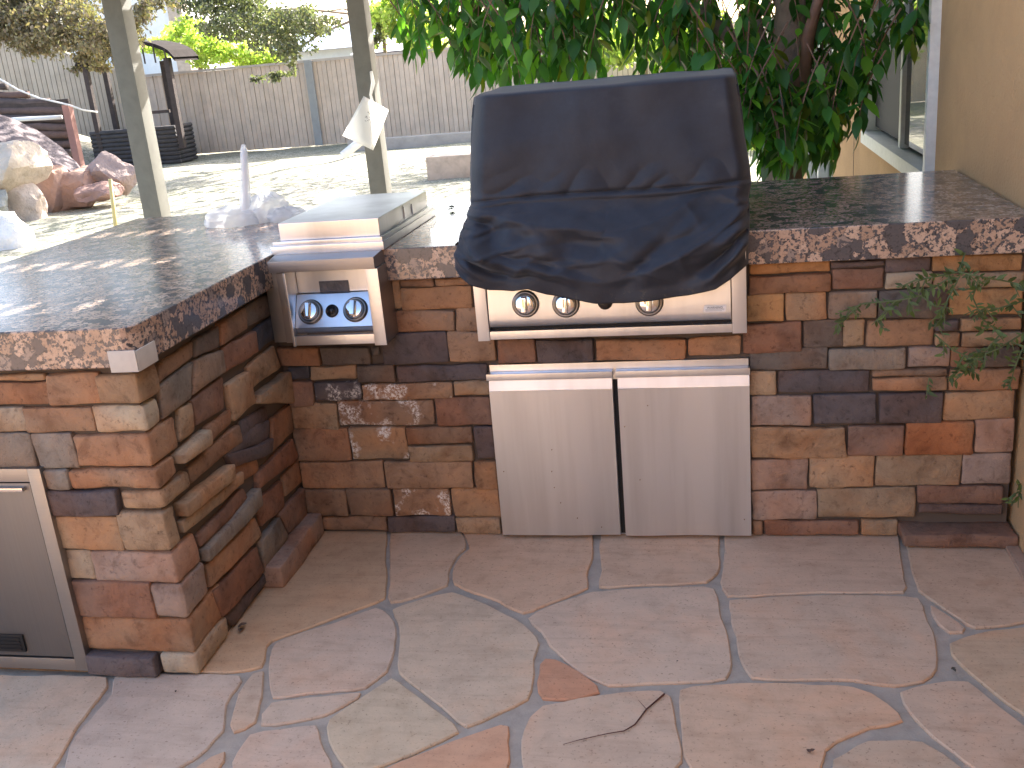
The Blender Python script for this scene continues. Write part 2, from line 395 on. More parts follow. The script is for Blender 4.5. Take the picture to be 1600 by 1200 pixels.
# ------------------------------------------------------------------ ground and patio floor
def sheet(name, x0, x1, y0, y1, z, mat, nx, ny, amp=0, sc=.2, fn=None):
    V = []; F = []
    for j in range(ny+1):
        for i in range(nx+1):
            x = x0+(x1-x0)*i/nx; y = y0+(y1-y0)*j/ny
            V.append((x, y, z + amp*noise.noise(Vector((x*sc, y*sc, 3))) + (fn(x, y) if fn else 0)))
    for j in range(ny):
        for i in range(nx): k = j*(nx+1)+i; F.append((k, k+1, k+nx+2, k+nx+1))
    return mobj(name, V, F, mat, smooth=True)
def hill(x, y):   # the yard climbs at the far left, behind the log wall
    a = max(0, min(1, (-12.0-x)/3.5)); b = max(0, min(1, (y-13.4)/.5)); return 1.55*a*b
o = struct(sheet('far_ground', -600, 600, -600, 600, -.42, M['ground'], 60, 60))
o = struct(sheet('yard_ground', -34, 30, -30, 42, -.2, M['ground'], 256, 288, .05, .8, fn=hill))
patio = struct(box('patio_floor', (-5.2, -9, -.32), (XR, 1.3, -.007), M['mortar']))
ORI[patio.name] = Vector((0, 0, 0))

def f2(*p): return [(300+a/2.4615, 820+b/2.4615) for a, b in p]
def f3(*p): return [(950+a/2.4615, 820+b/2.4615) for a, b in p]
def c6(*p): return [(a/3.1575, 820+b/3.1575) for a, b in p]
FL = [
 (f2((455, 5), (755, 8), (742, 100), (748, 280), (700, 300), (560, 350), (430, 398), (300, 442), (279, 462), (281, 545), (228, 560), (0, 566), (60, 480), (300, 160)), (.43, .29, .20)),
 (f2((762, 0), (1022, 0), (1058, 90), (1010, 115), (982, 170), (984, 230), (900, 262), (757, 300), (766, 200), (764, 110)), (.46, .33, .26)),
 (f2((1029, 0), (1540, 0), (1541, 100), (1522, 170), (1531, 240), (1400, 290), (1270, 345), (1200, 308), (1186, 293), (1090, 258), (1003, 225), (1000, 165), (1030, 118), (1076, 88)), (.47, .31, .23)),
 (f2((310, 455), (440, 408), (560, 372), (708, 312), (748, 345), (780, 368), (782, 430), (757, 560), (660, 626), (305, 662), (300, 560), (305, 470)), (.44, .335, .29)),
 (f2((300, 678), (655, 641), (640, 662), (500, 735), (380, 757), (252, 770), (270, 728)), (.45, .34, .29)),
 (f2((1000, 252), (1100, 292), (1180, 328), (1270, 372), (1310, 410), (1341, 455), (1318, 515), (1303, 665), (1180, 722), (1060, 780), (920, 670), (790, 565), (806, 440), (800, 370), (765, 326), (850, 296)), (.47, .36, .29)),
 ([(824, 964), (870, 943), (922, 924), (1000, 919), (1100, 916), (1118, 920), (1128, 974), (1140, 1015), (1141, 1061), (1080, 1063), (1031, 1065), (950, 1072), (905, 1048), (862, 1008), (845, 985)], (.45, .335, .28)),
 (f2((1366, 507), (1400, 514), (1480, 560), (1588, 642), (1500, 667), (1340, 670), (1332, 600), (1345, 525)), (.43, .22, .145)),
 (c6((-160, 742), (525, 745), (530, 800), (440, 900), (330, 1060), (262, 1210), (-160, 1210)), (.45, .35, .29)),
 (c6((555, 736), (800, 736), (1192, 738), (1190, 762), (1110, 882), (1100, 980), (1108, 1010), (960, 1150), (870, 1210), (312, 1210), (350, 1090), (470, 920), (562, 830)), (.43, .335, .30)),
 (f2((236, 562), (284, 552), (271, 600), (247, 755), (150, 806), (158, 720), (188, 640)), (.45, .33, .27)),
 (f2((214, 802), (350, 782), (480, 762), (490, 830), (552, 945), (140, 945)), (.44, .33, .29)),
 (f2((520, 745), (660, 660), (770, 580), (900, 690), (1040, 792), (900, 850), (690, 945), (585, 945), (530, 830), (511, 772)), (.46, .36, .28)),
 (f2((1196, 762), (1219, 766), (1220, 945), (730, 945), (900, 872), (1060, 812)), (.45, .25, .17)),
 ([(846, 1099), (880, 1097), (950, 1083), (1034, 1078), (1048, 1086), (1060, 1150), (1066, 1190), (1055, 1204), (816, 1204), (819, 1140), (828, 1118)], (.45, .33, .27)),
 (c6((1122, 1108), (1085, 1210), (930, 1210), (1050, 1140)), (.44, .28, .21)),
 (f3((-28, 20), (424, 20), (424, 180), (388, 220), (200, 228), (0, 238), (-40, 236), (-22, 170), (-28, 110)), (.46, .32, .25)),
 (f3((448, 20), (1112, 20), (1124, 130), (1150, 235), (1140, 257), (880, 257), (660, 264), (462, 274), (432, 215), (446, 160)), (.45, .32, .26)),
 (f3((1146, 20), (1530, 20), (1600, 130), (1720, 330), (1600, 372), (1420, 398), (1384, 382), (1190, 250), (1180, 180), (1155, 90)), (.44, .30, .23)),
 (f3((466, 286), (660, 276), (880, 267), (1195, 277), (1225, 370), (1263, 440), (1273, 550), (1220, 600), (1110, 622), (1045, 612), (940, 593), (700, 592), (547, 588), (512, 520), (500, 450), (472, 340)), (.43, .315, .26)),
 (f3((1240, 302), (1385, 396), (1378, 412), (1310, 418), (1272, 385)), (.46, .32, .26)),
 (f3((1322, 500), (1312, 450), (1420, 416), (1600, 392), (1720, 360), (1720, 830), (1600, 724), (1480, 638), (1390, 558)), (.42, .29, .21)),
 (f3((1122, 642), (1240, 607), (1385, 592), (1440, 642), (1600, 772), (1720, 870), (1720, 945), (1420, 945), (1250, 808), (1184, 742), (1132, 680)), (.44, .31, .25)),
 (f3((268, 622), (545, 607), (940, 617), (1018, 642), (1078, 684), (1148, 752), (1000, 773), (880, 828), (828, 862), (820, 945), (312, 945), (292, 880), (278, 680)), (.46, .31, .235)),
 (f3((1000, 827), (1205, 828), (1290, 882), (1380, 945), (852, 945), (857, 888), (920, 877)), (.42, .31, .25)),
]
def flagstone(P, col):
    bm = bmesh.new(); n = len(P); pts = []
    sd = random.uniform(0, 50)
    for i in range(n):
        a, b = Vector(P[i]), Vector(P[(i+1) % n]); m = max(1, int((b-a).length/.03))
        for k in range(m):
            p = a.lerp(b, k/m); q = Vector((p.x*18, p.y*18, sd)); p2 = p+Vector((noise.noise(q), noise.noise(q+Vector((9, 9, 9)))))*.010; pts.append(p2)
    pts = [(pts[i-1]+pts[i]*4+pts[(i+1) % len(pts)])/6 for i in range(len(pts))]
    area = sum(pts[i-1].x*pts[i].y-pts[i].x*pts[i-1].y for i in range(len(pts)))
    if area < 0: pts.reverse()
    n = len(pts); inn = []; pts_o = []
    for i in range(n):
        t = (pts[(i+1) % n]-pts[i-1]); t.normalize(); nn_ = Vector((-t.y, t.x)); inn.append(pts[i]+nn_*.001); pts_o.append(pts[i]-nn_*.002)
    pts = pts_o
    V = [(p.x, p.y, -.02) for p in pts]+[(p.x, p.y, -.0035) for p in pts]+[(p.x, p.y, 0) for p in inn]
    F = []
    for r in (0, 1):
        for i in range(n): F.append((r*n+i, r*n+(i+1) % n, (r+1)*n+(i+1) % n, (r+1)*n+i))
    F.append(tuple(2*n+i for i in range(n)))
    j = random.uniform(.95, 1.05)
    return mobj('flagstone', V, F, M['flag'], patio, color=(.08+col[0]*j*1.16, .065+col[1]*j*1.10, .045+col[2]*j*.92))
for P, col in FL: flagstone([at(x, y, z=0).xy for x, y in P], col)
# the paving goes on towards the viewer: irregular cells cut out of a jittered grid
def cut(poly, p, n):
    out = []
    for i in range(len(poly)):
        a, b = poly[i-1], poly[i]; da, db = (a-p).dot(n), (b-p).dot(n)
        if (da < 0) != (db < 0): out.append(a.lerp(b, da/(da-db)))
        if db < 0: out.append(b)
    return out
A1, A2 = at(-300, 1206, z=0).xy, at(1900, 1206, z=0).xy; ed = (A2-A1).normalized(); en = Vector((-ed.y, ed.x))
seeds = [Vector((-4.9+.52*i+random.uniform(-.17, .17), -8.8+.5*j+random.uniform(-.16, .16))) for i in range(12) for j in range(18)]
for s in seeds:
    if s.x > XR-.05 or (s-A1).dot(en) > .25: continue
    poly = [Vector(v) for v in ((-5.19, -8.99), (XR-.01, -8.99), (XR-.01, 1.2), (-5.19, 1.2))]
    for q in seeds:
        if q is not s and (q-s).length < 1.7:
            n = (q-s).normalized(); poly = cut(poly, (s+q)/2-n*.011, n)
            if not poly: break
    if poly: poly = cut(poly, A1-en*.008, en)
    if len(poly) > 2 and s.y > -5.5: flagstone(poly, random.choice([(.45, .34, .28), (.43, .33, .29), (.46, .31, .24), (.44, .25, .17)]))
box('edge_strip', (XR-.035, -1.2, -.004), (XR-.001, -.03, .012), M['flag'], patio, color=(.42, .30, .22), bevel=.004)

# ------------------------------------------------------------------ barbecue island
isl = thing('barbecue_island', 'L shaped outdoor kitchen counter faced in brown ledge stone with polished granite top', 'outdoor kitchen', (-.6, 0, 0))
mb = MB(); mb.box((-2.03, YF+.007, 0), (XL-.008, .855, HB-.001)); mb.box((XL-.0075, .008, 0), (.97, .85, HB-.001))
mb.build('core', M['core'], isl)
PB = lambda u, v, w: Vector((u, -w, v)); PI_ = lambda u, v, w: Vector((XL+w, u, v)); PF = lambda u, v, w: Vector((u, YF-w, v))
def rectB(c, s, ox, oy, plane_y):
    x0, y0, x1, y1 = c; p = [at(ox+x/s, oy+y/s, y=plane_y) for x, y in ((x0, y1), (x1, y1), (x1, y0), (x0, y0))]
    xa, xb = (p[0].x+p[3].x)/2, (p[1].x+p[2].x)/2; za, zb = (p[0].z+p[1].z)/2, (p[2].z+p[3].z)/2
    return xa, xb, max(za, .002), zb
def wallstone(c, col, s, ox, oy, proud=0, mat='stone', yp=0, P=PB, jit=.003):
    xa, xb, za, zb = rectB(c, s, ox, oy, yp); g = .0012; zb = min(zb, HB-.0015)
    J = lambda: random.uniform(-jit, jit)
    q = [(xa+g+J()*.5, za+g+J()*.6), (xb-g+J()*.5, za+g+J()*.6), (xb-g+J()*.5, zb-g+J()*.6), (xa+g+J()*.5, zb-g+J()*.6)]
    q = [(a, max(b, .001)) for a, b in q]
    w0 = .004+random.uniform(0, .010)+proud
    rstone('stone', q, w0, w0+.02, P, isl, pc(col), M[mat])
S8 = [((475, 95, 522, 222), 't'), ((522, 92, 663, 128), 'b'), ((665, 88, 822, 122), 't'), ((524, 127, 824, 222), 't'), ((488, 225, 753, 318), 'w'), ((755, 212, 905, 312), 'w'),
 ((443, 318, 721, 448), 'd'), ((723, 312, 923, 442), 'w'), ((18, 378, 190, 457), 'b'), ((192, 375, 400, 453), 'k'), ((402, 376, 440, 418), 'k'),
 ((55, 459, 147, 516), 'v'), ((149, 457, 342, 517), 't'), ((344, 453, 505, 528), 'k'), ((505, 452, 882, 521), 'd'), ((58, 518, 165, 628), 'r'), ((164, 519, 360, 599), 'd', 1), ((363, 527, 740, 598), 'w', 1), ((743, 518, 895, 580), 't'),
 ((68, 612, 261, 724), 't'), ((263, 601, 665, 706), 'b', 1), ((668, 585, 900, 705), 'r'), ((82, 714, 314, 850), 'b'), ((312, 709, 551, 845), 't', 1), ((545, 709, 825, 781), 'b'), ((556, 784, 828, 856), 't'), ((835, 709, 920, 843), 'd'),
 ((108, 852, 456, 966), 'w'), ((461, 852, 829, 966), 'w'), ((833, 848, 930, 970), 't'), ((120, 970, 305, 1080), 'b'), ((308, 966, 492, 1078), 'b'), ((496, 966, 728, 1082), 'w', 1), ((736, 965, 940, 1088), 't'),
 ((148, 1084, 468, 1142), 'b'), ((471, 1082, 753, 1156), 'd'), ((756, 1086, 945, 1158), 't')]
for it in S8: wallstone(it[0], it[1], 2.6676, 430, 400, mat='stone_white' if len(it) > 2 else 'stone')
for c, col in [((776, 529, 838, 568), 'r'), ((839, 530, 929, 566), 'd'), ((931, 528, 1072, 562), 'w'), ((1074, 526, 1158, 556), 'w'), ((600, 437, 612, 480), 't')]: wallstone(c, col, 1, 0, 0)
SR = [((75, 73, 393, 117), 'o'), ((395, 66, 606, 92), 'd'), ((608, 50, 783, 108), 'd'), ((786, 45, 1145, 112), 'o'), ((70, 117, 395, 192), 'b'), ((397, 94, 602, 180), 'r'), ((605, 112, 790, 177), 'l'), ((792, 114, 1145, 178), 't'),
 ((65, 193, 213, 306), 'o'), ((215, 185, 380, 300), 't'), ((383, 184, 576, 292), 'g'), ((578, 181, 852, 292), 'k'), ((855, 180, 1145, 284), 'o'), ((50, 308, 281, 425), 'r'), ((284, 297, 442, 404), 'k'), ((444, 297, 530, 404), 't'), ((534, 297, 797, 402), 'w'),
 ((800, 344, 898, 400), 't'), ((800, 296, 893, 341), 'd'), ((896, 288, 1138, 340), 't'), ((901, 343, 1138, 400), 't'), ((75, 410, 384, 493), 'k'), ((386, 408, 688, 491), 'g'), ((691, 403, 858, 481), 'p'), ((861, 403, 991, 481), 'b'), ((993, 403, 1133, 482), 'k'),
 ((75, 496, 185, 594), 't'), ((188, 494, 551, 584), 'd'), ((554, 488, 850, 519), 'b'), ((554, 521, 850, 577), 'w'), ((853, 485, 1130, 574), 'w'), ((80, 592, 320, 713), 'p'), ((323, 585, 577, 704), 'd'), ((581, 580, 832, 700), 'd'), ((835, 574, 1113, 690), 't'),
 ((80, 714, 458, 838), 't'), ((461, 706, 683, 827), 'r'), ((685, 694, 953, 824), 'u'), ((957, 683, 1113, 817), 'p'), ((83, 840, 306, 960), 'p'), ((309, 828, 566, 952), 't'), ((569, 822, 905, 950), 't'), ((908, 819, 1100, 941), 'p'),
 ((86, 962, 339, 1076), 'p'), ((342, 952, 727, 1072), 't'), ((731, 945, 1066, 1012), 'r'), ((735, 1014, 1066, 1057), 'd'), ((86, 1079, 131, 1138), 'b'), ((134, 1077, 503, 1143), 'r'), ((508, 1074, 655, 1140), 't')]
for c, col in SR: wallstone(c, col, 2.5, 1140, 380)
wallstone((657, 1092, 1097, 1146), 'r', 2.5, 1140, 380, proud=.07)
# left run, front face
SF = [((-110, 105, 188, 186), 'b'), ((-110, 76, 168, 104), 't'), ((172, 74, 365, 189), 'w'), ((-110, 190, 102, 285), 'l'), ((86, 192, 342, 288), 'w'), ((-110, 285, 130, 412), 'g'), ((130, 285, 279, 412), 'g'),
 ((165, 415, 256, 487), 'g'), ((184, 488, 434, 580), 'd'), ((203, 584, 438, 703), 't'), ((237, 704, 338, 808), 'l'), ((272, 811, 556, 944), 'r'), ((330, 1070, 574, 1150), 'd'), ((-110, 1127, 330, 1150), 'o')]
for c, col in SF: wallstone(c, col, 2.286, 0, 550, yp=YF, P=PF, proud=.012 if col == 'd' else 0)
xe = at(-110/2.286, 550+145/2.286, y=YF).x-.003
for xa_, xb_, za_, zb_, col in ((-2.03, xe, .745, HB-.003, 't'), (-2.03, -1.84, .662, .743, 'w'), (-1.838, xe+.02, .662, .743, 'b'), (-2.03, xe+.03, .577, .660, 'g'), (-2.03, -1.978, .30, .575, 't'), (-2.03, -1.978, .16, .298, 'b'), (-2.03, -1.978, .002, .158, 'w')):
    rstone('stone', [(xa_, za_), (xb_, za_), (xb_, zb_), (xa_, zb_)], .008, .026, PF, isl, pc(col), M['stone'])
# corner stones: one block each, showing on both faces
i1 = lambda x, y: at(200+x/3, 400+y/3, x=XL); i2 = lambda x, y: at(230+x/3.1593, 680+y/3.1593, x=XL)
SC_ = [((350, 74, 495, 186), 't', i1(138, 600)), ((332, 190, 495, 288), 'l', i1(150, 770)), ((268, 292, 535, 411), 'w', i1(235, 880)), ((252, 412, 545, 485), 'w', i1(215, 1000)), ((436, 488, 597, 560), 't', i1(275, 1060)),
 ((430, 563, 580, 708), 't', i2(155, 500)), ((330, 709, 607, 825), 'p', i2(258, 620)), ((547, 828, 650, 948), 'p', i2(295, 780)), ((298, 949, 695, 1066), 'w', i2(385, 900)), ((575, 1067, 718, 1143), 'l', i2(392, 965))]
for c, col, bp in SC_:
    xa, xb, za, zb = rectB(c, 2.286, 0, 550, YF); zb = min(zb, HB-.0015); g = .002; ret = bp.y-YF
    xr = XL+.004+random.uniform(0, .008); w0 = .004+random.uniform(0, .008); J = lambda: random.uniform(-.003, .003)
    rstone('corner_stone', [(xa+g, max(za, .001)+g+J()), (xr, max(za, .001)+g+J()), (xr, zb-g+J()), (xa+g+J(), zb-g+J())], w0, w0+ret-g, PF, isl, pc(col), M['stone'], r=.010)
SI = [(i1, (138, 602), (300, 482), (299, 392), (142, 500), 'b', 0), (i1, (305, 482), (418, 425), (415, 318), (302, 390), 'k', 0), (i1, (424, 424), (552, 350), (541, 240), (416, 315), 'b', 0), (i1, (558, 335), (690, 268), (692, 150), (545, 235), 'k', 0),
 (i1, (150, 775), (283, 675), (300, 490), (140, 606), 'g', 0), (i1, (288, 665), (445, 542), (436, 430), (302, 488), 'g', 0), (i1, (442, 560), (604, 455), (590, 345), (436, 430), 'r', 0), (i1, (606, 450), (690, 392), (690, 270), (592, 340), 'v', 0),
 (i1, (237, 880), (309, 822), (288, 684), (228, 715), 't', 0), (i1, (312, 800), (450, 716), (440, 558), (284, 672), 'r', 0), (i1, (482, 785), (592, 692), (560, 532), (448, 605), 't', 0), (i1, (580, 628), (712, 522), (680, 408), (552, 520), 't', 0),
 (i1, (215, 985), (356, 885), (350, 805), (207, 930), 'l', .02), (i1, (357, 893), (478, 790), (474, 718), (354, 798), 'b', 0), (i1, (285, 1075), (532, 870), (512, 782), (270, 990), 'b', 0), (i1, (584, 697), (770, 682), (742, 527), (580, 650), 't', .015),
 (i1, (532, 880), (664, 762), (645, 702), (520, 772), 'd', 0), (i1, (668, 930), (774, 822), (755, 690), (668, 760), 'b', 0), (i1, (482, 1000), (668, 925), (670, 852), (452, 932), 'd', .008),
 (i1, (450, 945), (668, 866), (664, 765), (528, 802), 'd', -.006), (i1, (498, 1090), (614, 1012), (602, 926), (476, 1000), 'b', -.006), (i2, (155, 412), (400, 222), (395, 132), (137, 335), 't', .022), (i2, (160, 490), (460, 245), (455, 172), (150, 420), 't', .012), (i2, (252, 560), (500, 325), (467, 252), (240, 495), 'r', 0), (i2, (272, 630), (550, 348), (532, 256), (257, 562), 'g', .010),
 (i2, (540, 275), (740, 112), (712, 8), (532, 185), 'r', 0), (i2, (680, 312), (766, 228), (745, 114), (664, 205), 'b', 0), (i2, (562, 460), (676, 352), (660, 216), (528, 320), 'r', 0), (i2, (300, 760), (560, 500), (522, 402), (277, 642), 'w', 0),
 (i2, (562, 680), (688, 504), (640, 398), (545, 522), 'g', .004), (i2, (690, 492), (780, 400), (764, 252), (644, 388), 'r', 0), (i2, (352, 910), (570, 672), (526, 542), (307, 770), 'r', .006), (i2, (430, 960), (612, 690), (600, 648), (376, 900), 'd', 0)]
for fn, a, b, c, d, col, pr in SI:
    q = [fn(*p) for p in (a, b, c, d)]; q = [(min(p.y, -.004), min(max(p.z, .002), HB-.002)) for p in q]
    g = .0022; q = [(q[0][0]+g, q[0][1]+g), (q[1][0]-g, q[1][1]+g), (q[2][0]-g, q[2][1]-g), (q[3][0]+g, q[3][1]-g)]
    w0 = .003+random.uniform(0, .009)+pr
    rstone('stone', q, w0, w0+.02, PI_, isl, pc(col), M['stone'])
rstone('stone', [(-.36, .001), (-.012, .001), (-.012, .075), (-.36, .072)], .055, .07, PI_, isl, pc('p'), M['stone'])
# granite top, one slab with cut-outs for the two burners
def slab(P, z0, z1, name, mat, parent, bev=.004):
    bm = bmesh.new(); org = ORI[parent.name]
    vb = [bm.verts.new((x-org.x, y-org.y, z0-org.z)) for x, y in P]; vt = [bm.verts.new((x-org.x, y-org.y, z1-org.z)) for x, y in P]
    n = len(P); top = bm.faces.new(vt); bot = bm.faces.new(vb[::-1])
    for i in range(n): bm.faces.new((vb[i], vb[(i+1) % n], vt[(i+1) % n], vt[i]))
    bmesh.ops.recalc_face_normals(bm, faces=bm.faces)
    ee = [e for e in bm.edges if all(f in e.link_faces for f in ()) and (top in e.link_faces or bot in e.link_faces)]
    bmesh.ops.bevel(bm, geom=ee, offset=bev, segments=3, affect='EDGES', profile=.6)
    bmesh.ops.triangulate(bm, faces=[f for f in bm.faces if len(f.verts) > 6])
    me = bpy.data.meshes.new(name); bm.to_mesh(me); bm.free(); me.materials.append(mat)
    o = bpy.data.objects.new(name, me); COL.objects.link(o); o.parent = parent; ORI[o.name] = org; return o
rc = [(-1.087-.04*(1-math.cos(a)), -.82+.04*(1-math.sin(a))) for a in [math.pi/2*k/5 for k in range(6)]][::-1]
rc = [(-1.087-.04+.04*math.sin(a), -.82+.04-.04*math.cos(a)) for a in [math.pi/2*k/5 for k in range(6)]]
top = slab([(-2.05, .895), (-2.05, -.82)]+rc+[(-1.087, .42), (-.762, .42), (-.762, -.035), (-.488, -.035), (-.488, .56), (.268, .56), (.268, -.035), (.978, -.035), (.978, .895)], HB, HT, 'countertop', M['granite'], isl)
top['label'] = 'polished brown and black speckled granite slab'
# white corner piece under the front edge of the counter
mb = MB(); mb.box((-1.152, -.8245, .814), (-1.0845, -.8205, .864)); mb.box((-1.0865, -.8200, .814), (-1.0830, -.738, .862))
tag(mb.build('corner_protector', M['tape'], origin=(-1.09, -.82, .814), bevel=.001), 'small off white corner piece taped on the front corner of the granite counter', 'corner guard')

# ------------------------------------------------------------------ doors in the island
def access_leaf(x0, x1, par, warp=0):
    # main panel with a slanted finger band and a lip at the top
    yv = -.030; z0, zb, zt, zl = .012, .478, .512, .538
    V = []; F = []; n = 24; m = 10
    fy = lambda s, t: yv-.0035*math.sin(s*math.pi*1.3+warp)-.0010*math.sin(s*11+warp*3)-.0012*math.sin(t*3+warp*2)
    for b in (0, 1):
        for j in range(m+1):
            for i in range(n+1): V.append((x0+(x1-x0)*i/n, fy(i/n, j/m)+b*.018, z0+(zb-z0)*j/m))
    K = (n+1)*(m+1)
    for j in range(m):
        for i in range(n): k = j*(n+1)+i; F.append((k, k+1, k+n+2, k+n+1)); F.append((K+k+n+1, K+k+n+2, K+k+1, K+k))
    for i in range(n): F.append((i+1, i, K+i, K+i+1)); t_ = m*(n+1)+i; F.append((t_, t_+1, K+t_+1, K+t_))
    for j in range(m): a_ = j*(n+1); F.append((a_, a_+n+1, K+a_+n+1, K+a_)); b_ = a_+n; F.append((b_+n+1, b_, K+b_, K+b_+n+1))
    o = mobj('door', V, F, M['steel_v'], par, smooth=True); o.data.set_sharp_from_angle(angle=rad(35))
    mb = MB(); mb.hexa([(x0, yv+.02, zb+.0005), (x1, yv+.02, zb+.0005), (x1, yv+.02, zt), (x0, yv+.02, zt), (x0, yv-.001, zb+.0005), (x1, yv-.001, zb+.0005), (x1, yv+.008, zt), (x0, yv+.008, zt)])
    h = mb.build('finger_band', M['steel_band'], par)
    box('handle', (x0-.004, yv-.006, zt+.0005), (x1+.002, yv+.018, zl-.006), M['steel'], par, bevel=.0015)
ad = thing('double_access_door', 'pair of brushed stainless steel doors low in the stone wall under the covered grill', 'cabinet door', (-.1, -.01, 0))
box('frame', (-.476, -.008, .004), (.266, .020, .552), M['steel'], ad, bevel=.002)
box('dark_gap', (-.116, -.0105, .01), (-.1015, -.0085, .50), M['gapdark'], ad)
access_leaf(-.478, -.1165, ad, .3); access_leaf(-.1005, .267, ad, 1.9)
mb = MB()
for px, py in ((862, 703), (876, 786), (787, 737), (976, 667), (862, 737), (940, 824), (1163, 812), (1012, 634), (866, 762), (1000, 750), (902, 810)):
    c_ = at(px, py, y=-.0365); mb.lathe(c_+Vector((0, .003, 0)), (0, -1, 0), [(.0016, 0), (.0014, .0035), (.0002, .004)], 6)
mb.build('rust_spots', M['bark'], ad)['kind'] = 'stuff'
a2 = thing('single_access_door', 'grey stainless steel door in a wide frame in the left run of the island', 'cabinet door', (-1.68, YF, 0))
mb = MB(); X0, X1, Z0, Z1 = -1.975, -1.407, .014, .574
mb.box((X0, YF-.024, Z0), (X0+.035, YF+.01, Z1)); mb.box((X1-.035, YF-.024, Z0), (X1, YF+.01, Z1))
mb.box((X0+.0352, YF-.0235, Z0), (X1-.0352, YF+.01, Z0+.034)); mb.box((X0+.0352, YF-.0235, Z1-.034), (X1-.0352, YF+.01, Z1)); mb.build('frame', M['steel_frame'] if 'steel_frame' in M else M['steel_dark'], a2, bevel=.002)
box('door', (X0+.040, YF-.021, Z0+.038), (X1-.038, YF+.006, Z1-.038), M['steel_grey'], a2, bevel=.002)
box('handle', (X0+.05, YF-.034, Z1-.056), (X1-.052, YF-.022, Z1-.046), M['steel_pol'], a2, bevel=.002)
mb = MB(); mb.box((-1.68, YF-.027, .066), (-1.573, YF-.022, .116)); v = mb.build('vent', M['black'], a2, bevel=.0022)
for k in range(4): box('louvre', (-1.675, YF-.0295, .072+k*.0108), (-1.582, YF-.0272, .077+k*.0108), M['black'], v, bevel=.0006)

# ------------------------------------------------------------------ burners
def knob(par, c, axis, r=.034):
    ax = Vector(axis).normalized(); c = Vector(c)
    b = MB().lathe(c, ax, [(r*1.12, 0), (r*1.12, .004), (r*1.02, .010), (r*.90, .010), (r*.86, .007)]).build('bezel', M['knobdark'], par, smooth=True)
    k = MB().lathe(c+ax*.006, ax, [(r*.80, 0), (r*.80, .006), (r*.74, .012), (r*.70, .013), (0.0005, .011)]).build('knob', M['chrome'], par, smooth=True)
    ORI[k.name] = ORI[par.name]
    up = Vector((0, 0, 1)); up = (up-ax*up.dot(ax)).normalized(); sd = ax.cross(up)
    P = []
    for h, ww, ll in ((.012, .0085, r*.70), (.030, .0065, r*.60)):
        for (a, b_) in ((-1, -1), (1, -1), (1, 1), (-1, 1)): P.append(c+ax*(.006+h)+sd*a*ww+up*b_*ll)
    MB().hexa(P).build('grip', M['chrome'], k, bevel=.003)
def quadslab(q, back, name, mat, par, bevel=0):   # front quad BL,BR,TR,TL (world), pushed back along +y
    q = [Vector(p) for p in q]; b = [p+Vector((0, back, 0)) for p in q]
    return MB().hexa(b+q).build(name, mat, par, bevel=bevel)

sb = thing('side_burner', 'small stainless steel two knob side burner with a flat closed lid beside the granite corner', 'side burner', (-.92, .1, HB))
yF = -.125
mb = MB(); mb.box((-1.056, yF+.030, .664), (-1.022, .02, .872)); mb.box((-.772, yF+.006, .658), (-.742, .05, .878)); mb.box((-1.0217, -.02, .664), (-.7723, .02, .86)); mb.build('casing', M['steel_dark'], sb, bevel=.001)
box('left_filler', (-1.112, -.055, .655), (-1.0565, .02, .90), M['steel_dark'], sb, bevel=.001)
box('frame_strip', (-.776, yF, .657), (-.7405, yF+.005, .8785), M['steel'], sb, bevel=.001)
box('frame_strip', (-1.0235, yF, .660), (-1.016, -.03, .877), M['steel'], sb, bevel=.001)
box('bottom_bar', (-1.0155, yF+.004, .662), (-.7765, yF+.02, .690), M['steel'], sb, bevel=.001)
mb = MB(); mb.hexa([(-1.062, yF-.002, .8795), (-.747, yF-.002, .8795), (-.747, .0, .8795), (-1.062, .0, .8795), (-1.062, yF-.002, .912), (-.747, yF-.002, .912), (-.747, -.03, .918), (-1.074, -.03, .918)]); mb.build('top_trim', M['steel_dark'], sb, bevel=.0015)
p0, p1, p2, p3 = at(460, 513, y=-.112), at(582, 511, y=-.112), at(573, 456.5, y=-.066), at(460, 461, y=-.066)
cp = quadslab([(-1.0150, p0.y, p0.z), (-.7775, p1.y, p0.z), (-.7775, p2.y, p2.z), (-1.0150, p3.y, p2.z)], .010, 'control_panel', M['steel'], sb, .001)
up_ = Vector((0, p2.y-p0.y, p2.z-p0.z)).normalized(); nrm = up_.cross(Vector((1, 0, 0))).normalized(); nrm = nrm if nrm.y < 0 else -nrm
MB().hexa([(-1.015, -.07, .688), (-.7775, -.07, .688), (-.7775, -.075, p0.z-.001), (-1.015, -.075, p0.z-.001), (-1.015, -.1, .692), (-.7775, -.1, .692), (-.7775, p0.y, p0.z-.001), (-1.015, p0.y, p0.z-.001)]).build('lip', M['steel_dark'], sb)
box('back_plate', (-1.015, -.05, p2.z+.002), (-.7775, -.035, .878), M['steel'], sb)
def on_panel(px, py):   # the panel plane
    d = _f + (px-800)/FPX*CR - (py-600)/FPX*CU; t = (p0-CAM).dot(nrm)/d.dot(nrm); return CAM+t*d
for px, py in ((485.8, 487.7), (555.9, 484)): knob(sb, on_panel(px, py)+nrm*.0005, nrm, .033)
ig = on_panel(519, 486)
MB().lathe(ig, nrm, [(.019, 0), (.019, .004), (.016, .006), (.010, .006), (.009, .011), (.0005, .012)]).build('igniter_button', M['black'], sb, smooth=True)
l0, l1 = at(501, 457.5, y=-.0505), at(544, 437.5, y=-.0505)
box('rating_plate', (l0.x, -.0525, l0.z), (l1.x, -.0502, l1.z), M['labelgrey'], sb)
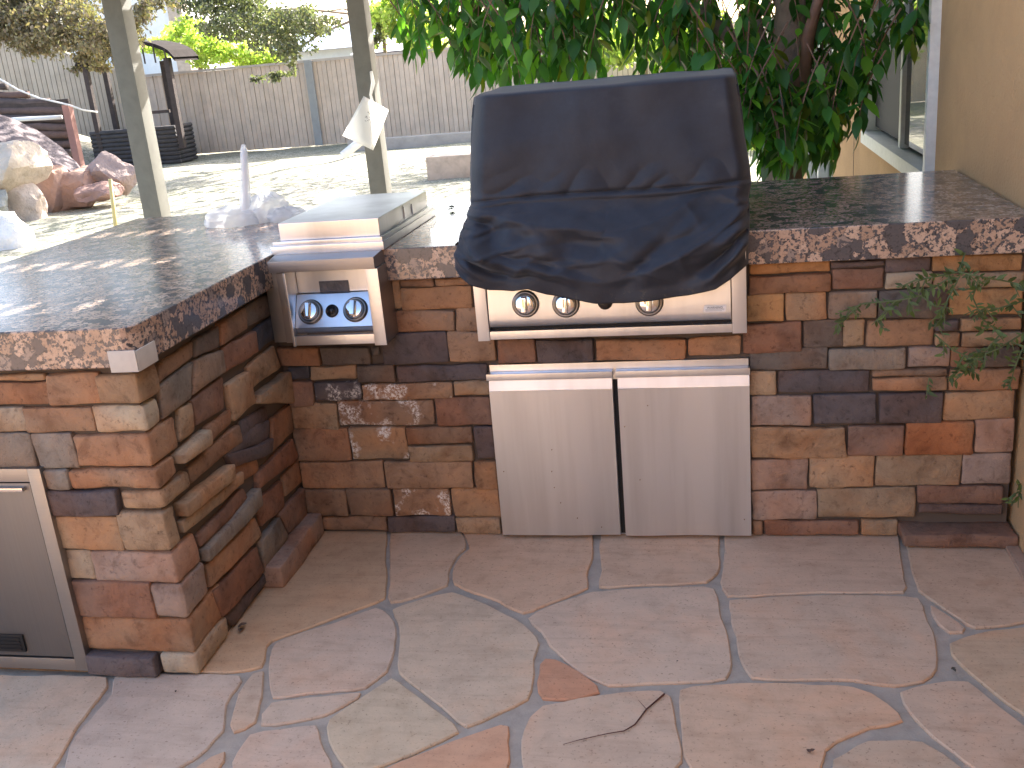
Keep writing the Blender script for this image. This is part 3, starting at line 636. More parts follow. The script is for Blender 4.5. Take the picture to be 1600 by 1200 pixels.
# lid
mb = MB(); mb.box((-1.056, -.028, .953), (-.752, .498, 1.004)); lid = mb.build('lid', M['steel'], sb, bevel=.003, seg=3)
mb = MB(); mb.box((-1.080, -.052, .9165), (-.738, .545, .9405)); mb.build('lid_rim', M['steel'], sb, bevel=.002)
mb = MB(); mb.box((-1.074, -.045, .9407), (-.742, .535, .9528)); mb.build('lid_step', M['steel'], sb, bevel=.001)
box('lid_hinge_rib', (-.7515, .22, .958), (-.7495, .235, .995), M['steel'], sb); box('lid_hinge_rib', (-.7515, .31, .958), (-.7495, .318, .99), M['steel'], sb)

gr = thing('gas_grill', 'wide built in stainless steel grill with chrome knobs under a dark cover', 'grill', (-.11, .1, .65))
yG = -.100
for x0, x1, zt in ((-.479, -.445, .9), (.222, .260, .9)): box('frame_strip', (x0, yG, .652), (x1, .015, .913), M['steel'], gr, bevel=.0015)
box('bottom_bar', (-.4445, yG+.003, .6545), (.2215, yG+.030, .678), M['steel'], gr, bevel=.0015)
V = []; F = []; prof = [(-.085, .90), (-.092, .86), (-.099, .80), (-.1045, .745), (-.107, .715), (-.106, .702), (-.101, .693), (-.090, .689), (-.06, .689)]
for x in (-.440, .2185):
    for y, z in prof: V.append((x, y, z))
n = len(prof); F = [(i, i+1, n+i+1, n+i) for i in range(n-1)]
pan = mobj('control_panel', V, F, M['steel'], gr, smooth=True)
for x0, x1 in ((-.4445, -.4400), (.2185, .2215)): box('panel_end', (x0, -.09, .689), (x1, .0, .90), M['steel_dark'], gr)
box('drip_gap', (-.4440, -.080, .676), (.2210, -.02, .6885), M['gapdark'], gr)
box('hood', (-.455, .03, .93), (.235, .50, 1.27), M['steel'], gr, bevel=.04)
gn = Vector((0, -.993, .115)).normalized()
for px, py in ((821.4, 474.6), (884.4, 474.6), (1014.6, 471.8)):
    p = at(px, py, y=-.103); knob(gr, Vector((p.x, -.1035, p.z)), gn, .034)
p = at(945.6, 472, y=-.103); MB().lathe(Vector((p.x, -.1035, p.z)), gn, [(.02, 0), (.02, .006), (.012, .010), (.0005, .011)]).build('igniter_button', M['black'], gr, smooth=True)
a, b = at(1100, 487.5, y=-.1065), at(1134, 476.5, y=-.1065)
stk = box('sticker', (a.x, -.1095, a.z), (b.x, -.1075, b.z), M['white'], gr)
def text(s, loc, size, mat, par, rx=rad(90), rz=0, name='lettering', ext=.0002):
    c = bpy.data.curves.new(name, 'FONT'); c.body = s; c.size = size; c.extrude = ext; c.align_x = 'CENTER'; c.align_y = 'CENTER'
    o = bpy.data.objects.new(name, c); COL.objects.link(o); c.materials.append(mat); o.rotation_euler = (rx, 0, rz)
    me = bpy.data.meshes.new_from_object(o); bpy.data.objects.remove(o); bpy.data.curves.remove(c)
    o = bpy.data.objects.new(name, me); COL.objects.link(o); o.rotation_euler = (rx, 0, rz); o['kind'] = 'stuff'
    o.location = Vector(loc)-ORI[par.name]; o.parent = par; ORI[o.name] = ORI[par.name]; return o
cx = (a.x+b.x)/2; text('WARNING', (cx, -.1098, b.z-.0055), .0085, M['black'], stk)
for k in range(3): box('print_line', (a.x+.004, -.1098, a.z+.002+k*.0026), (b.x-.004-.006*(k == 0), -.1096, a.z+.003+k*.0026), M['ink'], stk)

# ------------------------------------------------------------------ grill cover
def lerpt(T, x):
    for (a, b), (c, d) in zip(T, T[1:]):
        if x <= c: return b+(d-b)*(x-a)/(c-a) if x > a else b
    return T[-1][1]
LX = [(120, 744), (150, 742), (200, 739), (260, 736.5), (320, 736), (335, 731), (355, 725), (380, 716), (400, 712), (415, 714), (435, 722), (455, 745)]
RX = [(100, 1147), (120, 1149), (200, 1160), (250, 1169), (285, 1173), (310, 1169), (350, 1168), (400, 1168), (430, 1160), (450, 1140)]
HEM = [(708, 412), (720, 432), (735, 445), (764, 453), (802, 455), (825, 451), (854, 460), (891, 466.5), (931, 474), (974, 474), (1017, 469.5), (1075, 461.5), (1118, 451.5), (1141, 437), (1164, 416), (1175, 402)]
NS, NV = 170, 150
def cover_pt(s, v):
    # v 0..1 top ridge to seam, 1..2 seam to hem
    xa = 744+s*404
    ytop = 153-33*s; yseam = 322-38*s-3*math.sin(s*math.pi*2)
    if v <= 1: py = ytop+(yseam-ytop)*v
    px = None
    if v > 1:
        X = 712+s*456; yh = lerpt(HEM, X); py = yseam+(yh-yseam)*(v-1)
    la = lerpt(LX, min(py, 440)); ra = lerpt(RX, min(py, 430))
    if v > 1:
        k = v-1; la = la*(1-k**6)+(k**6)*712; ra = ra*(1-k**6)+(k**6)*1168
    px = la+(ra-la)*s
    # depth of the cloth
    y = (.012 - .045*v) if v <= 1 else (-.033 - .107*min(1, (v-1)*1.6))
    y = min(y, .02)
    e = min(s, 1-s); y += .055*max(0, 1-e/.05)**2.2
    c = 2*s-1
    P3 = Vector((s*2.2, v*1.3, 1.7)); wob = noise.noise(P3*1.6)
    if v <= 1:
        f = .011*noise.noise(Vector((s*5, v*2.2, .3))) + .0035*math.sin(s*38+3*wob)*(.25+v*.5)*noise.noise(Vector((s*3, v*2, 9)))
        # puckers running into the seam
        f += .020*max(0, v-.66)/.34*(abs(noise.noise(Vector((s*9+v*2, v*3.5, 4))))-.15) - .007*math.exp(-((v-.975)/.018)**2)
    else:
        k = v-1; sw = k*1.0+.42*c*c+.10*wob
        amp = .034*min(1, k*3)*(1-.25*k)
        r1 = 1-abs(math.sin(sw*7.2+.6+.7*c)); r1 = r1**1.6
        f = amp*(r1-.4)*(.35+.65*min(1, abs(c)*1.6)) + .012*math.sin(sw*17+5*wob)*(.25+abs(c))*min(1, k*3) + .014*noise.noise(Vector((s*4, v*4, 2)))
        f += .014*math.exp(-((s-.045)/.05)**2)*math.sin(k*9.5+.5) + .010*math.exp(-((s-.16)/.03)**2)*math.sin(k*6)
        f += .009*math.exp(-(k/.03)**2)
        f += .010*math.exp(-((s-.14-.30*k)/.035)**2)*(k > .15) - .012*math.exp(-((s-.86+.33*k)/.04)**2)*min(1, k*2)
        rg = 1-abs(noise.noise(Vector((s*4.2+k*2.2*(1 if c < 0 else -1), k*1.8, 7))))*5; f += .009*max(0, rg)**1.5*min(1, k*4)*(.3+abs(c))
        rg = 1-abs(noise.noise(Vector((s*2.4, k*3.2+s*2, 17))))*6; f += .004*max(0, rg)**1.3*min(1, k*4)
        h_ = max(0, min(1, (k-.72)/.26)); h_ = h_*h_*(3-2*h_); f = f*(1-h_)+h_*.004*math.sin(s*31)
    p = at(px, py, y=y)
    return Vector((p.x, y-f, p.z))
V = []; F = []; rows = []
svals = [ (i/NS) for i in range(NS+1)]; NB = 8
for j in range(-6, NV+1):
    v = max(0, 2*j/NV); row = []
    fr = [cover_pt(s, v) for s in svals]
    if j < 0:
        k = -j/6.0; fr = [Vector((p.x+( -.10 if 0 else 0), p.y+(.50-p.y)*k, p.z+.005*math.sin(min(1, k*3)*math.pi/2)+.006*noise.noise(Vector((i*.03, k*3, 1))))) for i, p in enumerate(fr)]
        zt = None
    yb = .52
    def side(p, sgn):
        out = []
        for m, t in enumerate((.01, .012, .03, .1, .25, .45, .7, 1)):
            y = p.y+(yb-p.y)*t
            if m < 2: y = max(p.y, [-.047, -.040][m])
            if j < 0: y = max(y, p.y)
            hang = .0 if v <= 1 else (v-1)
            z = p.z if (v <= 1 or m < 1) else max(p.z, .925)
            out.append(Vector((p.x-sgn*.02*t+sgn*(.004*math.sin(t*9+v*5)), y, z)))
        return out
    L = side(fr[0], -1)[::-1]; Rr = side(fr[-1], 1)
    rows.append(L+fr+Rr)
W = len(rows[0]); V = [p for r in rows for p in r]
for j in range(len(rows)-1):
    for i in range(W-1): F.append((j*W+i, (j+1)*W+i, (j+1)*W+i+1, j*W+i+1))
cv = mobj('grill_cover', V, F, M['cover'], origin=(-.11, .1, .80), smooth=True)
tag(cv, 'navy black fabric cover draped over the built in grill with a wrinkled lower half', 'grill cover')
sol = cv.modifiers.new('s', 'SOLIDIFY'); sol.thickness = .003; sol.offset = 1

# ------------------------------------------------------------------ plastic bag on the counter
bagr = thing('plastic_bag', 'crumpled clear white plastic bag with a tall wrapped rod standing on the granite', 'plastic bag', (-1.42, .56, HT))
def blob(c, rx, ry, h, seed, n=36, m=16):
    V = []; F = []
    for j in range(m+1):
        t = j/m*math.pi/2
        for i in range(n):
            a = 2*math.pi*i/n; q = Vector((math.cos(a)*2, math.sin(a)*2, t*2+seed)); r_ = 1+(.30*noise.noise(q)+.12*noise.noise(q*3)+.07*math.sin(a*11+4*noise.noise(q)))*math.cos(t)**.5
            cr = abs(noise.noise(q*2.2))*.22
            V.append((c[0]+rx*math.cos(t)**.8*math.cos(a)*(r_-cr), c[1]+ry*math.cos(t)**.8*math.sin(a)*(r_-cr), c[2]+.002+h*math.sin(t)**.7*(1+.25*noise.noise(q*1.3+Vector((4, 4, 4)))-.4*cr)))
    for j in range(m):
        for i in range(n): F.append((j*n+i, j*n+(i+1) % n, (j+1)*n+(i+1) % n, (j+1)*n+i))
    return V, F
mb = MB(); mb.add(*blob((-1.49, .585, HT), .115, .075, .060, 1)); mb.add(*blob((-1.385, .64, HT), .085, .08, .09, 5)); mb.add(*blob((-1.31, .62, HT), .075, .06, .045, 8))
mb.build('bag', M['bag'], bagr, smooth=True)
q0, q1 = at(383, 345, y=.585), at(380, 226, y=.585)
pts = [q0.lerp(q1, t) + Vector((.004*math.sin(t*3), 0, 0)) for t in [0, .15, .35, .55, .75, .92, 1]]
MB().tube(pts, [.026, .021, .0185, .0165, .0145, .0125, .007], 14).build('wrapped_rod', M['bag'], bagr, smooth=True)
MB().tube(pts[1:-1], [.009]*5, 8).build('rod', M['white'], bagr, smooth=True)

# ------------------------------------------------------------------ pergola
pg = thing('pergola', 'grey green painted pergola on square posts whose roof slats shade the patio', 'pergola', (-2.5, 5.2, -.2))
for (x0, x1, lab) in ((-4.59, -4.425, None), (-2.55, -2.41, None)):
    box('post', (x0, 5.2, -.22), (x1, 5.2+(x1-x0), 2.30), M['post'], pg, bevel=.006)
box('beam', (-5.3, 5.22, 2.30), (-.05, 5.32, 2.449), M['post'], pg)
k = 0
for i in range(-3, 9):
    r = 2.51+.55*i; x1 = .97 if r < .95 else -.05
    box('rafter', (-5.3, r, 2.462), (x1, r+.042, 2.747), M['post'], pg)
box('side_beam', (-5.15, .75, 2.15), (-5.05, 5.21, 2.449), M['post'], pg)
box('post', (-5.17, .8, -.02), (-5.03, .94, 2.149), M['post'], pg)
long_ = None; short_ = None
for i in range(70):
    x = -5.25+.09*i; lng = x < -.10
    src = long_ if lng else short_
    if src is None:
        o = box('lath', (x, .72, 2.748), (x+.031, 7.05 if lng else .98, 2.775), M['post'], pg)
        if lng: long_ = (o, x)
        else: short_ = (o, x)
    else:
        o = src[0].copy(); COL.objects.link(o); o.parent = pg; o.location.x += x-src[1]

# ------------------------------------------------------------------ house wall on the right
hs = thing('house', 'tan stucco house wall with a white framed sliding window at the right edge', 'house', (XR, 2, -.2))
W0, W1, WZ0, WZ1 = 1.262, 3.12, .815, 2.05; D0, D1, DZ = 4.55, 6.45, 1.95; HX = XR+.20; YE = 7.6
V = []; F = []
def wpanel(y0, y1, z0, z1): mbw.box((XR, y0, z0), (HX, y1, z1))
mbw = MB()
for y0, y1, z0, z1 in ((-7, W0, -.25, 2.95), (W0, W1, -.25, WZ0), (W0, W1, WZ1, 2.95), (W1, D0, -.25, 2.95), (D0, D1, DZ, 2.95), (D1, YE, -.25, 2.95)): wpanel(y0, y1, z0, z1)
mbw.box((HX, YE-.2, -.25), (6, YE, 2.95)); mbw.box((HX, -7, -.25), (6, -6.8, 2.95))
o = mbw.build('wall', M['stucco'], hs)
bm = bmesh.new(); bm.from_mesh(o.data); bmesh.ops.remove_doubles(bm, verts=bm.verts, dist=.0005)
kill = {}
for f in bm.faces: kill.setdefault(tuple(round(c, 3) for c in f.calc_center_median()), []).append(f)
bmesh.ops.delete(bm, geom=[f for l in kill.values() if len(l) > 1 for f in l], context='FACES'); bm.to_mesh(o.data); bm.free()
box('roof', (XR-.12, -7.3, 2.951), (6.5, YE+.4, 3.08), M['wood_dark'], hs)
box('room_back', (HX+1.6, -6.7, -.2), (HX+1.7, YE-.3, 2.9), M['gapdark'], hs)
wn = box('window', (XR+.050, W0+.052, WZ0+.05), (XR+.060, (W0+W1)/2, WZ1-.045), M['glass'], hs); wn['label'] = 'sliding window pane reflecting the sunny yard'
ORI[wn.name] = ORI[hs.name]
mb = MB(); t = .045
mb.box((XR-.036, W0-.01, WZ0-.03), (XR+.09, W0+.03, WZ1)); mb.box((XR-.012, W1-.03, WZ0-.03), (XR+.09, W1, WZ1))
mb.box((XR-.012, W0+.0305, WZ1-.045), (XR+.09, W1-.0305, WZ1)); mb.box((XR-.020, W0+.0305, WZ0-.03), (XR+.09, W1-.0305, WZ0+.03))
mb.build('frame', M['whitetrim'], wn, bevel=.003)
box('sash', (XR+.030, (W0+W1)/2-.01, WZ0+.031), (XR+.065, (W0+W1)/2+.035, WZ1-.046), M['whitetrim'], wn, bevel=.002)
box('insect_screen', (XR+.055, (W0+W1)/2+.036, WZ0+.05), (XR+.062, W1-.031, WZ1-.046), M['screen'], wn)
dr = box('patio_door', (XR+.06, D0+.06, -.13), (XR+.07, D1-.06, DZ-.05), M['glass'], hs); ORI[dr.name] = ORI[hs.name]
mb = MB()
for y0, y1 in ((D0, D0+.06), ((D0+D1)/2-.04, (D0+D1)/2+.04), (D1-.06, D1)): mb.box((XR-.01, y0, -.2), (XR+.1, y1, DZ))
mb.build('frame', M['whitetrim'], dr, bevel=.002)
box('wall_crack', (XR-.0015, 3.50, -.1), (XR+.004, 3.512, 1.1), M['core'], hs)
# unseen house added behind the viewer so the steel doors have something to mirror
bh = thing('unseen_rear_house', 'unseen tan stucco wall with dark glass doors, added for the steel doors to mirror', 'house', (-2, -9.2, -.2))
mb = MB(); mb.box((-7, -9.4, -.3), (-3.2, -9.2, 3)); mb.box((-1.6, -9.4, -.3), (-.6, -9.2, 3)); mb.box((-3.2, -9.4, 2.2), (-1.6, -9.2, 3)); mb.box((-.6, -9.4, -.3), (XR, -9.2, 3)); mb.build('wall', M['stucco'], bh)
box('patio_door', (-3.2, -9.35, -.2), (-1.6, -9.3, 2.2), M['glass'], bh)

# ------------------------------------------------------------------ leafy tree
tree = thing('leafy_tree', 'green tree with long drooping glossy leaves growing behind the granite counter beside the window', 'tree', (.42, 1.75, -.1))
T0 = at(1222, 275, y=1.75)
trk = [(T0.x+.03, 1.75, -.2), (T0.x, 1.75, .5), (T0.x, 1.74, .86), (T0.x+.02, 1.72, 1.15), (T0.x+.03, 1.70, 1.5), (T0.x-.05, 1.75, 2.0), (T0.x-.02, 1.8, 2.6), (T0.x, 1.9, 3.2)]
o = MB().tube(trk, [.11, .095, .085, .07, .06, .055, .045, .03], 14).build('trunk', M['bark'], tree, smooth=True)
b0 = at(1232, 180, y=1.72); b1 = at(1262, 60, y=1.55); b2 = at(1290, -40, y=1.5)
M['bark_red'] = mat_simple('reddish_bark', (.19, .11, .075), .8, .6, 40, .006, var=.6, vscale=20)
MB().tube([b0, b0.lerp(b1, .5)+Vector((.02, 0, 0)), b1, b2, b2+Vector((.25, .1, .5))], [.035, .030, .027, .024, .015], 10).build('branch', M['bark_red'], tree, smooth=True)
MB().tube([Vector(trk[3]), at(1120, 40, y=1.9), at(980, -60, y=2.0), at(800, -130, y=2.1)], [.04, .03, .024, .012], 8).build('branch', M['bark'], tree, smooth=True)
MB().tube([Vector(trk[2]), at(1190, 200, y=1.6), at(1200, 110, y=1.5), at(1185, 30, y=1.5)], [.03, .022, .018, .012], 8).build('branch', M['bark_pale'] if 'bark_pale' in M else M['bark'], tree, smooth=True)
def leaf_geo(base, dirv, nrm, L, Wd, curl=.18, fold=.25, fine=True):
    d = dirv.normalized(); s = d.cross(nrm)
    if s.length < .05: s = d.cross(Vector((1, .3, 0)))
    s.normalize(); n = s.cross(d)
    prof = [(0, .02), (.10, .22), (.30, .46), (.52, .50), (.74, .33), (.9, .10), (1, 0)] if fine else [(0, .05), (.35, .5), (.7, .35), (1, 0)]
    V = []; F = []
    for t, wd in prof:
        c = base + d*L*t - n*L*curl*t*t
        V += [c - s*Wd*wd + n*Wd*wd*fold, c, c + s*Wd*wd + n*Wd*wd*fold]
    for i in range(len(prof)-1):
        k = 3*i; F += [(k, k+1, k+4, k+3), (k+1, k+2, k+5, k+4)]
    return V, F
def shade():
    g = random.uniform(.55, 1.35); y = random.random()
    if y < .04: return (3.2*g, 1.35*g, .8*g)
    if y < .30: return (2.3*g, 1.9*g, .9*g)
    return (g*random.uniform(.8, 1.1), g, g*random.uniform(.8, 1.2))
# where the drooping sprays hang: bottom contour of the crown in the view
BOT = [(610, 20), (650, 128), (700, 95), (740, 118), (790, 135), (850, 120), (930, 128), (1010, 118), (1100, 140), (1168, 215), (1200, 258), (1245, 265), (1290, 250), (1320, 240), (1345, 205), (1365, 120), (1400, 90), (1440, 60), (1462, 10)]
near = []; V = []; F = []; TI = []; TW = MB()
def spray(tip, length, leaves, scale=1.0, keep=True):
    # a twig that ends at tip, coming from above and from the crown's inside
    out = Vector((random.uniform(-1, 1), random.uniform(-1, .5), 0)).normalized()
    pts = []
    for k in range(6):
        t = k/5; pts.append(tip + Vector((0, 0, length*t)) - out*length*.35*t*t)
    TW.tube(pts[::-1], [.0035, .003, .0028, .0022, .0016, .001], 4, cap=False)
    n = leaves
    for i in range(n):
        t = i/n*.92; k = min(int(t*5), 4); p = pts[k].lerp(pts[k+1], t*5-k)
        a = i*2.4+random.uniform(-.5, .5); r_ = Vector((math.cos(a), math.sin(a), 0))
        d = (r_*random.uniform(.3, 1.1)+Vector((0, 0, -1))*random.uniform(.3, 1.1))
        if i == 0: d = Vector((random.uniform(-.2, .2), random.uniform(-.2, .2), -1))
        L = random.uniform(.065, .115)*scale; nr = (r_+Vector((random.uniform(-.4, .4), random.uniform(-.4, .4), .5))).normalized()
        vv, ff = leaf_geo(p, d, nr, L, L*random.uniform(.34, .46), curl=random.uniform(-.1, .4), fold=random.uniform(.1, .35))
        near.append((p, vv, ff, shade()))
for px in range(612, 1466, 11):
    b = lerpt(BOT, px)
    for rep in range(4 if px > 700 else 2):
        yy = b - abs(random.gauss(0, 45 if rep else 14)) - (0 if px > 700 else random.uniform(0, 60))
        if 1270 < px < 1345 and random.random() < .45: continue
        if px > 1345 and random.random() < (.8 if rep else .35): continue
        if (925 < px < 1050) and yy > 50 and random.random() < .6: continue
        if px > 1160: Y = random.uniform(1.15, 1.75)
        else: Y = random.uniform(1.15, 2.3)
        if px < 740: Y = random.uniform(1.6, 2.2)
        if px < 690 and random.random() < .25: continue
        spray(at(px+random.uniform(-8, 8), yy, y=Y), random.uniform(.22, .42), random.randint(8, 13))
for _ in range(150):   # fill above the contour
    px = random.uniform(720, 1380); b = lerpt(BOT, px); py = random.uniform(-180, b-35)
    if 1180 < px < 1300 and random.random() < .3: continue
    if 930 < px < 1050 and py > 30 and random.random() < .7: continue
    spray(at(px, py, y=random.uniform(1.3, 2.4)), random.uniform(.2, .4), random.randint(8, 13))
for _ in range(70):    # darker inner mass beside the trunk
    px = random.uniform(1150, 1300); py = random.uniform(20, 235)
    spray(at(px, py, y=random.uniform(1.9, 2.5)), random.uniform(.15, .3), 10)
# upper crown, over the patio roof line and out of the frame: bigger leaf clumps that cast the shade
UV = []; UF = []; UT = []
for _ in range(15000):
    while True:
        p = Vector((random.uniform(-1, 1), random.uniform(-1, 1), random.uniform(-1, 1)))
        if p.length < 1 and p.length > .2: break
    c = Vector((.95+1.25*p.x, 2.55+1.75*p.y, 2.75+.95*p.z))
    if c.y < .98 and c.z < 2.85: continue
    if c.x < -.02 and c.z < 2.85: continue
    if c.x > XR-.15 and c.z < 3.15: continue
    d = Vector((random.uniform(-1, 1), random.uniform(-1, 1), random.uniform(-1.3, .2))); L = random.uniform(.10, .16)
    vv, ff = leaf_geo(c, d, Vector((random.uniform(-1, 1), random.uniform(-1, 1), 1)), L, L*.5, fine=False)
    k = len(UV); UV += vv; UF += [tuple(i+k for i in f) for f in ff]; UT += [shade()]*len(vv)
near.sort(key=lambda q: (q[0]-CAM).length)
def in_view(p):
    d = p-CAM; z = d.dot(_f); x = 800+FPX*d.dot(CR)/z; y = 600-FPX*d.dot(CU)/z; return 600 < x < 1600 and 0 < y < 320
vis = [q for q in near if in_view(q[0])]; rest = [q for q in near if not in_view(q[0])]
for i, (p, vv, ff, s) in enumerate(vis[:300]):
    mobj('leaf', vv, ff, M['leaf'], tree, smooth=True, tint=[s]*len(vv))
for (p, vv, ff, s) in vis[300:]+rest:
    k = len(V); V += vv; F += [tuple(i+k for i in f) for f in ff]; TI += [s]*len(vv)
k = len(V); V += UV; F += [tuple(i+k for i in f) for f in UF]; TI += UT
fo = mobj('foliage', V, F, M['leaf'], tree, smooth=True, tint=TI); fo['kind'] = 'stuff'
TW.build('twigs', M['bark_red'], tree)['kind'] = 'stuff'

# ------------------------------------------------------------------ vine sprigs in front of the right-hand stones
vine = thing('climbing_vine', 'wispy green vine sprigs hanging over the stones under the right end of the counter', 'vine', (.85, -.06, .6))
VV = []; VF = []; VT = []; st = MB()
def vsprig(P, dens=1.0):
    pts = [at(x, y, y=yy) for x, y, yy in P]; st.tube(pts, [.0022]*(len(pts)-1)+[.001], 5, cap=False)
    for a, b in zip(pts, pts[1:]):
        n = max(2, int((b-a).length/.011*dens))
        for i in range(n):
            if random.random() < .25: continue
            p = a.lerp(b, i/n); ax = (b-a).normalized(); an = random.choice((-1, 1))
            side = ax.cross(Vector((0, -1, 0)))*an; d = side*random.uniform(.3, 1.2)+ax*random.uniform(.1, 1.2)+Vector((0, random.uniform(-.9, .6), random.uniform(-.3, .2)))
            L = random.uniform(.010, .032); vv, ff = leaf_geo(p, d, Vector((random.uniform(-.3, .3), -1, random.uniform(0, .6))), L, L*.34, fine=False, fold=.15)
            k = len(VV); VV.extend(vv); VF.extend(tuple(i_+k for i_ in f) for f in ff); g = random.uniform(.6, 1.5); VT.extend([(g, g, g*random.uniform(.6, 1.1))]*len(vv))
VS = [[(1508, 395, -.05), (1498, 425, -.10), (1465, 432, -.12), (1430, 438, -.10), (1402, 450, -.08)], [(1498, 425, -.10), (1530, 432, -.12), (1565, 438, -.10), (1600, 445, -.09)],
      [(1490, 430, -.1), (1440, 462, -.1), (1400, 470, -.08), (1350, 474, -.07), (1305, 492, -.05)], [(1400, 470, -.08), (1380, 490, -.07), (1362, 508, -.06)], [(1530, 432, -.12), (1520, 465, -.12), (1536, 500, -.1), (1565, 520, -.09)],
      [(1500, 430, -.1), (1480, 470, -.12), (1470, 500, -.12), (1458, 508, -.1)], [(1600, 470, -.08), (1560, 482, -.1), (1520, 480, -.1)], [(1600, 520, -.07), (1560, 545, -.1), (1520, 560, -.1), (1490, 585, -.09)],
      [(1460, 522, -.07), (1490, 548, -.09), (1525, 562, -.1), (1500, 590, -.08)], [(1600, 540, -.06), (1585, 575, -.08), (1578, 605, -.07)], [(1565, 520, -.09), (1540, 548, -.1), (1512, 560, -.09)], [(1440, 462, -.1), (1460, 478, -.12), (1490, 482, -.12)],
      [(1345, 474, -.07), (1320, 500, -.06), (1300, 512, -.05)], [(1600, 765, -.04), (1585, 772, -.07), (1572, 782, -.08)], [(1600, 755, -.04), (1588, 758, -.07)], [(1452, 590, -.05), (1448, 612, -.06)]]
for s_ in VS:
    vsprig(s_, 1.5)
    for a_, b_ in zip(s_[:-1], s_[1:]):
        for _ in range(2):
            m = [(a_[i]+b_[i])/2 for i in range(3)]; vsprig([tuple(m), (m[0]+random.uniform(-26, 22), m[1]+random.uniform(4, 26), m[2]-.01)], 1.2)
mobj('foliage', VV, VF, M['leaf_vine'], vine, tint=VT)['kind'] = 'stuff'
st.build('stem', mat_simple('green_stem', (.10, .13, .05), .7), vine)['kind'] = 'stuff'

# ------------------------------------------------------------------ small things on the floor and the counter
def twig():
    P = [(1038, 1084), (1010, 1108), (992, 1132), (975, 1142), (950, 1146), (905, 1156), (880, 1163)]
    pts = [at(x, y, z=.004) for x, y in P]; mb = MB().tube(pts, [.0022, .0018, .0016, .0013, .001, .0008, .0006], 5); mb.tube([pts[1], pts[1]+Vector((-.02, .03, .002))], [.001, .0004], 4)
    tag(mb.build('twig', M['twig'], origin=pts[2]), 'thin reddish twig lying across the pale flagstones', 'twig')
twig()
for i, (px, py, z, r, col, lab) in enumerate([(710, 327, HT, .018, (.07, .09, .045), 'small dried leaf on the bright granite between side burner and covered grill'), (1488, 1047, 0, .010, (.06, .055, .04), 'dark shrivelled leaf lying in the flagstone joint near the right edge'),
    (375, 982, 0, .018, (.12, .075, .05), 'curled brown leaf on the floor at the foot of the left stone wall'), (275, 1082, 0, .006, (.03, .025, .02), 'tiny dark seed on the pale flagstone below the left wall corner'),
    (1060, 1032, 0, .005, (.03, .025, .02), 'tiny dark seed on the flagstone below the double doors'), (1268, 1177, 0, .010, (.12, .07, .05), 'reddish brown bud on the flagstone near the bottom edge')]):
    c = at(px, py, z=z+.003); mb = MB()
    for k in range(4 if r > .015 else 2 if r > .009 else 1):
        a = random.uniform(0, 6.3); vv, ff = leaf_geo(c+Vector((random.uniform(-.3, .3)*r, random.uniform(-.3, .3)*r, .003*k)), Vector((math.cos(a), math.sin(a), .25)), Vector((0, 0, 1)), r*1.3, r*.8, fold=.5)
        mb.add(vv, ff)
    tag(mb.build('fallen_leaf' if r > .015 or i == 1 else 'seed', mat_simple('litter', col, .8), origin=c), lab, 'leaf' if r > .015 or i == 1 else 'seed')
    if r <= .012:
        pass
# paper notice hanging on the second pergola post
pn = thing('paper_notice', 'tilted white paper sheet hanging from a clear strap on the right pergola post', 'paper', tuple(at(571, 192, y=5.12)))
q = [at(*p, y=5.12) for p in ((535, 212), (583, 235), (607, 172), (568, 150))]
nn = 8; V = []; F = []
for j in range(nn+1):
    for i in range(nn+1):
        u, v = i/nn, j/nn; p = (1-u)*(1-v)*q[0]+u*(1-v)*q[1]+u*v*q[2]+(1-u)*v*q[3]; V.append(p+Vector((0, .003*math.sin(u*3)+.003*math.sin(v*2.4), 0)))
for j in range(nn):
    for i in range(nn): k = j*(nn+1)+i; F.append((k, k+1, k+nn+2, k+nn+1))
o = mobj('sheet', V, F, M['paper'], pn, smooth=True); o.modifiers.new('s', 'SOLIDIFY').thickness = .002
mb = MB()
for k in range(26):   # faded unreadable print
    u, v = random.uniform(.34, .66), random.uniform(.52, .76); p = (1-u)*(1-v)*q[0]+u*(1-v)*q[1]+u*v*q[2]+(1-u)*v*q[3]+Vector((0, -.004+.003*math.sin(u*3)+.003*math.sin(v*2.4), 0))
    e = (q[1]-q[0]).normalized()*random.uniform(.006, .014); f_ = (q[3]-q[0]).normalized()*.0035; mb.add([p, p+e, p+e+f_, p+f_], [(0, 1, 2, 3)])
mb.build('faded_print', M['ink'], pn)['kind'] = 'stuff'
MB().tube([at(580, 112, y=5.19), at(583, 130, y=5.15), at(579, 148, y=5.13), at(583, 163, y=5.11)], [.012, .018, .011, .016], 8).build('strap', M['bag'], pn, smooth=True)

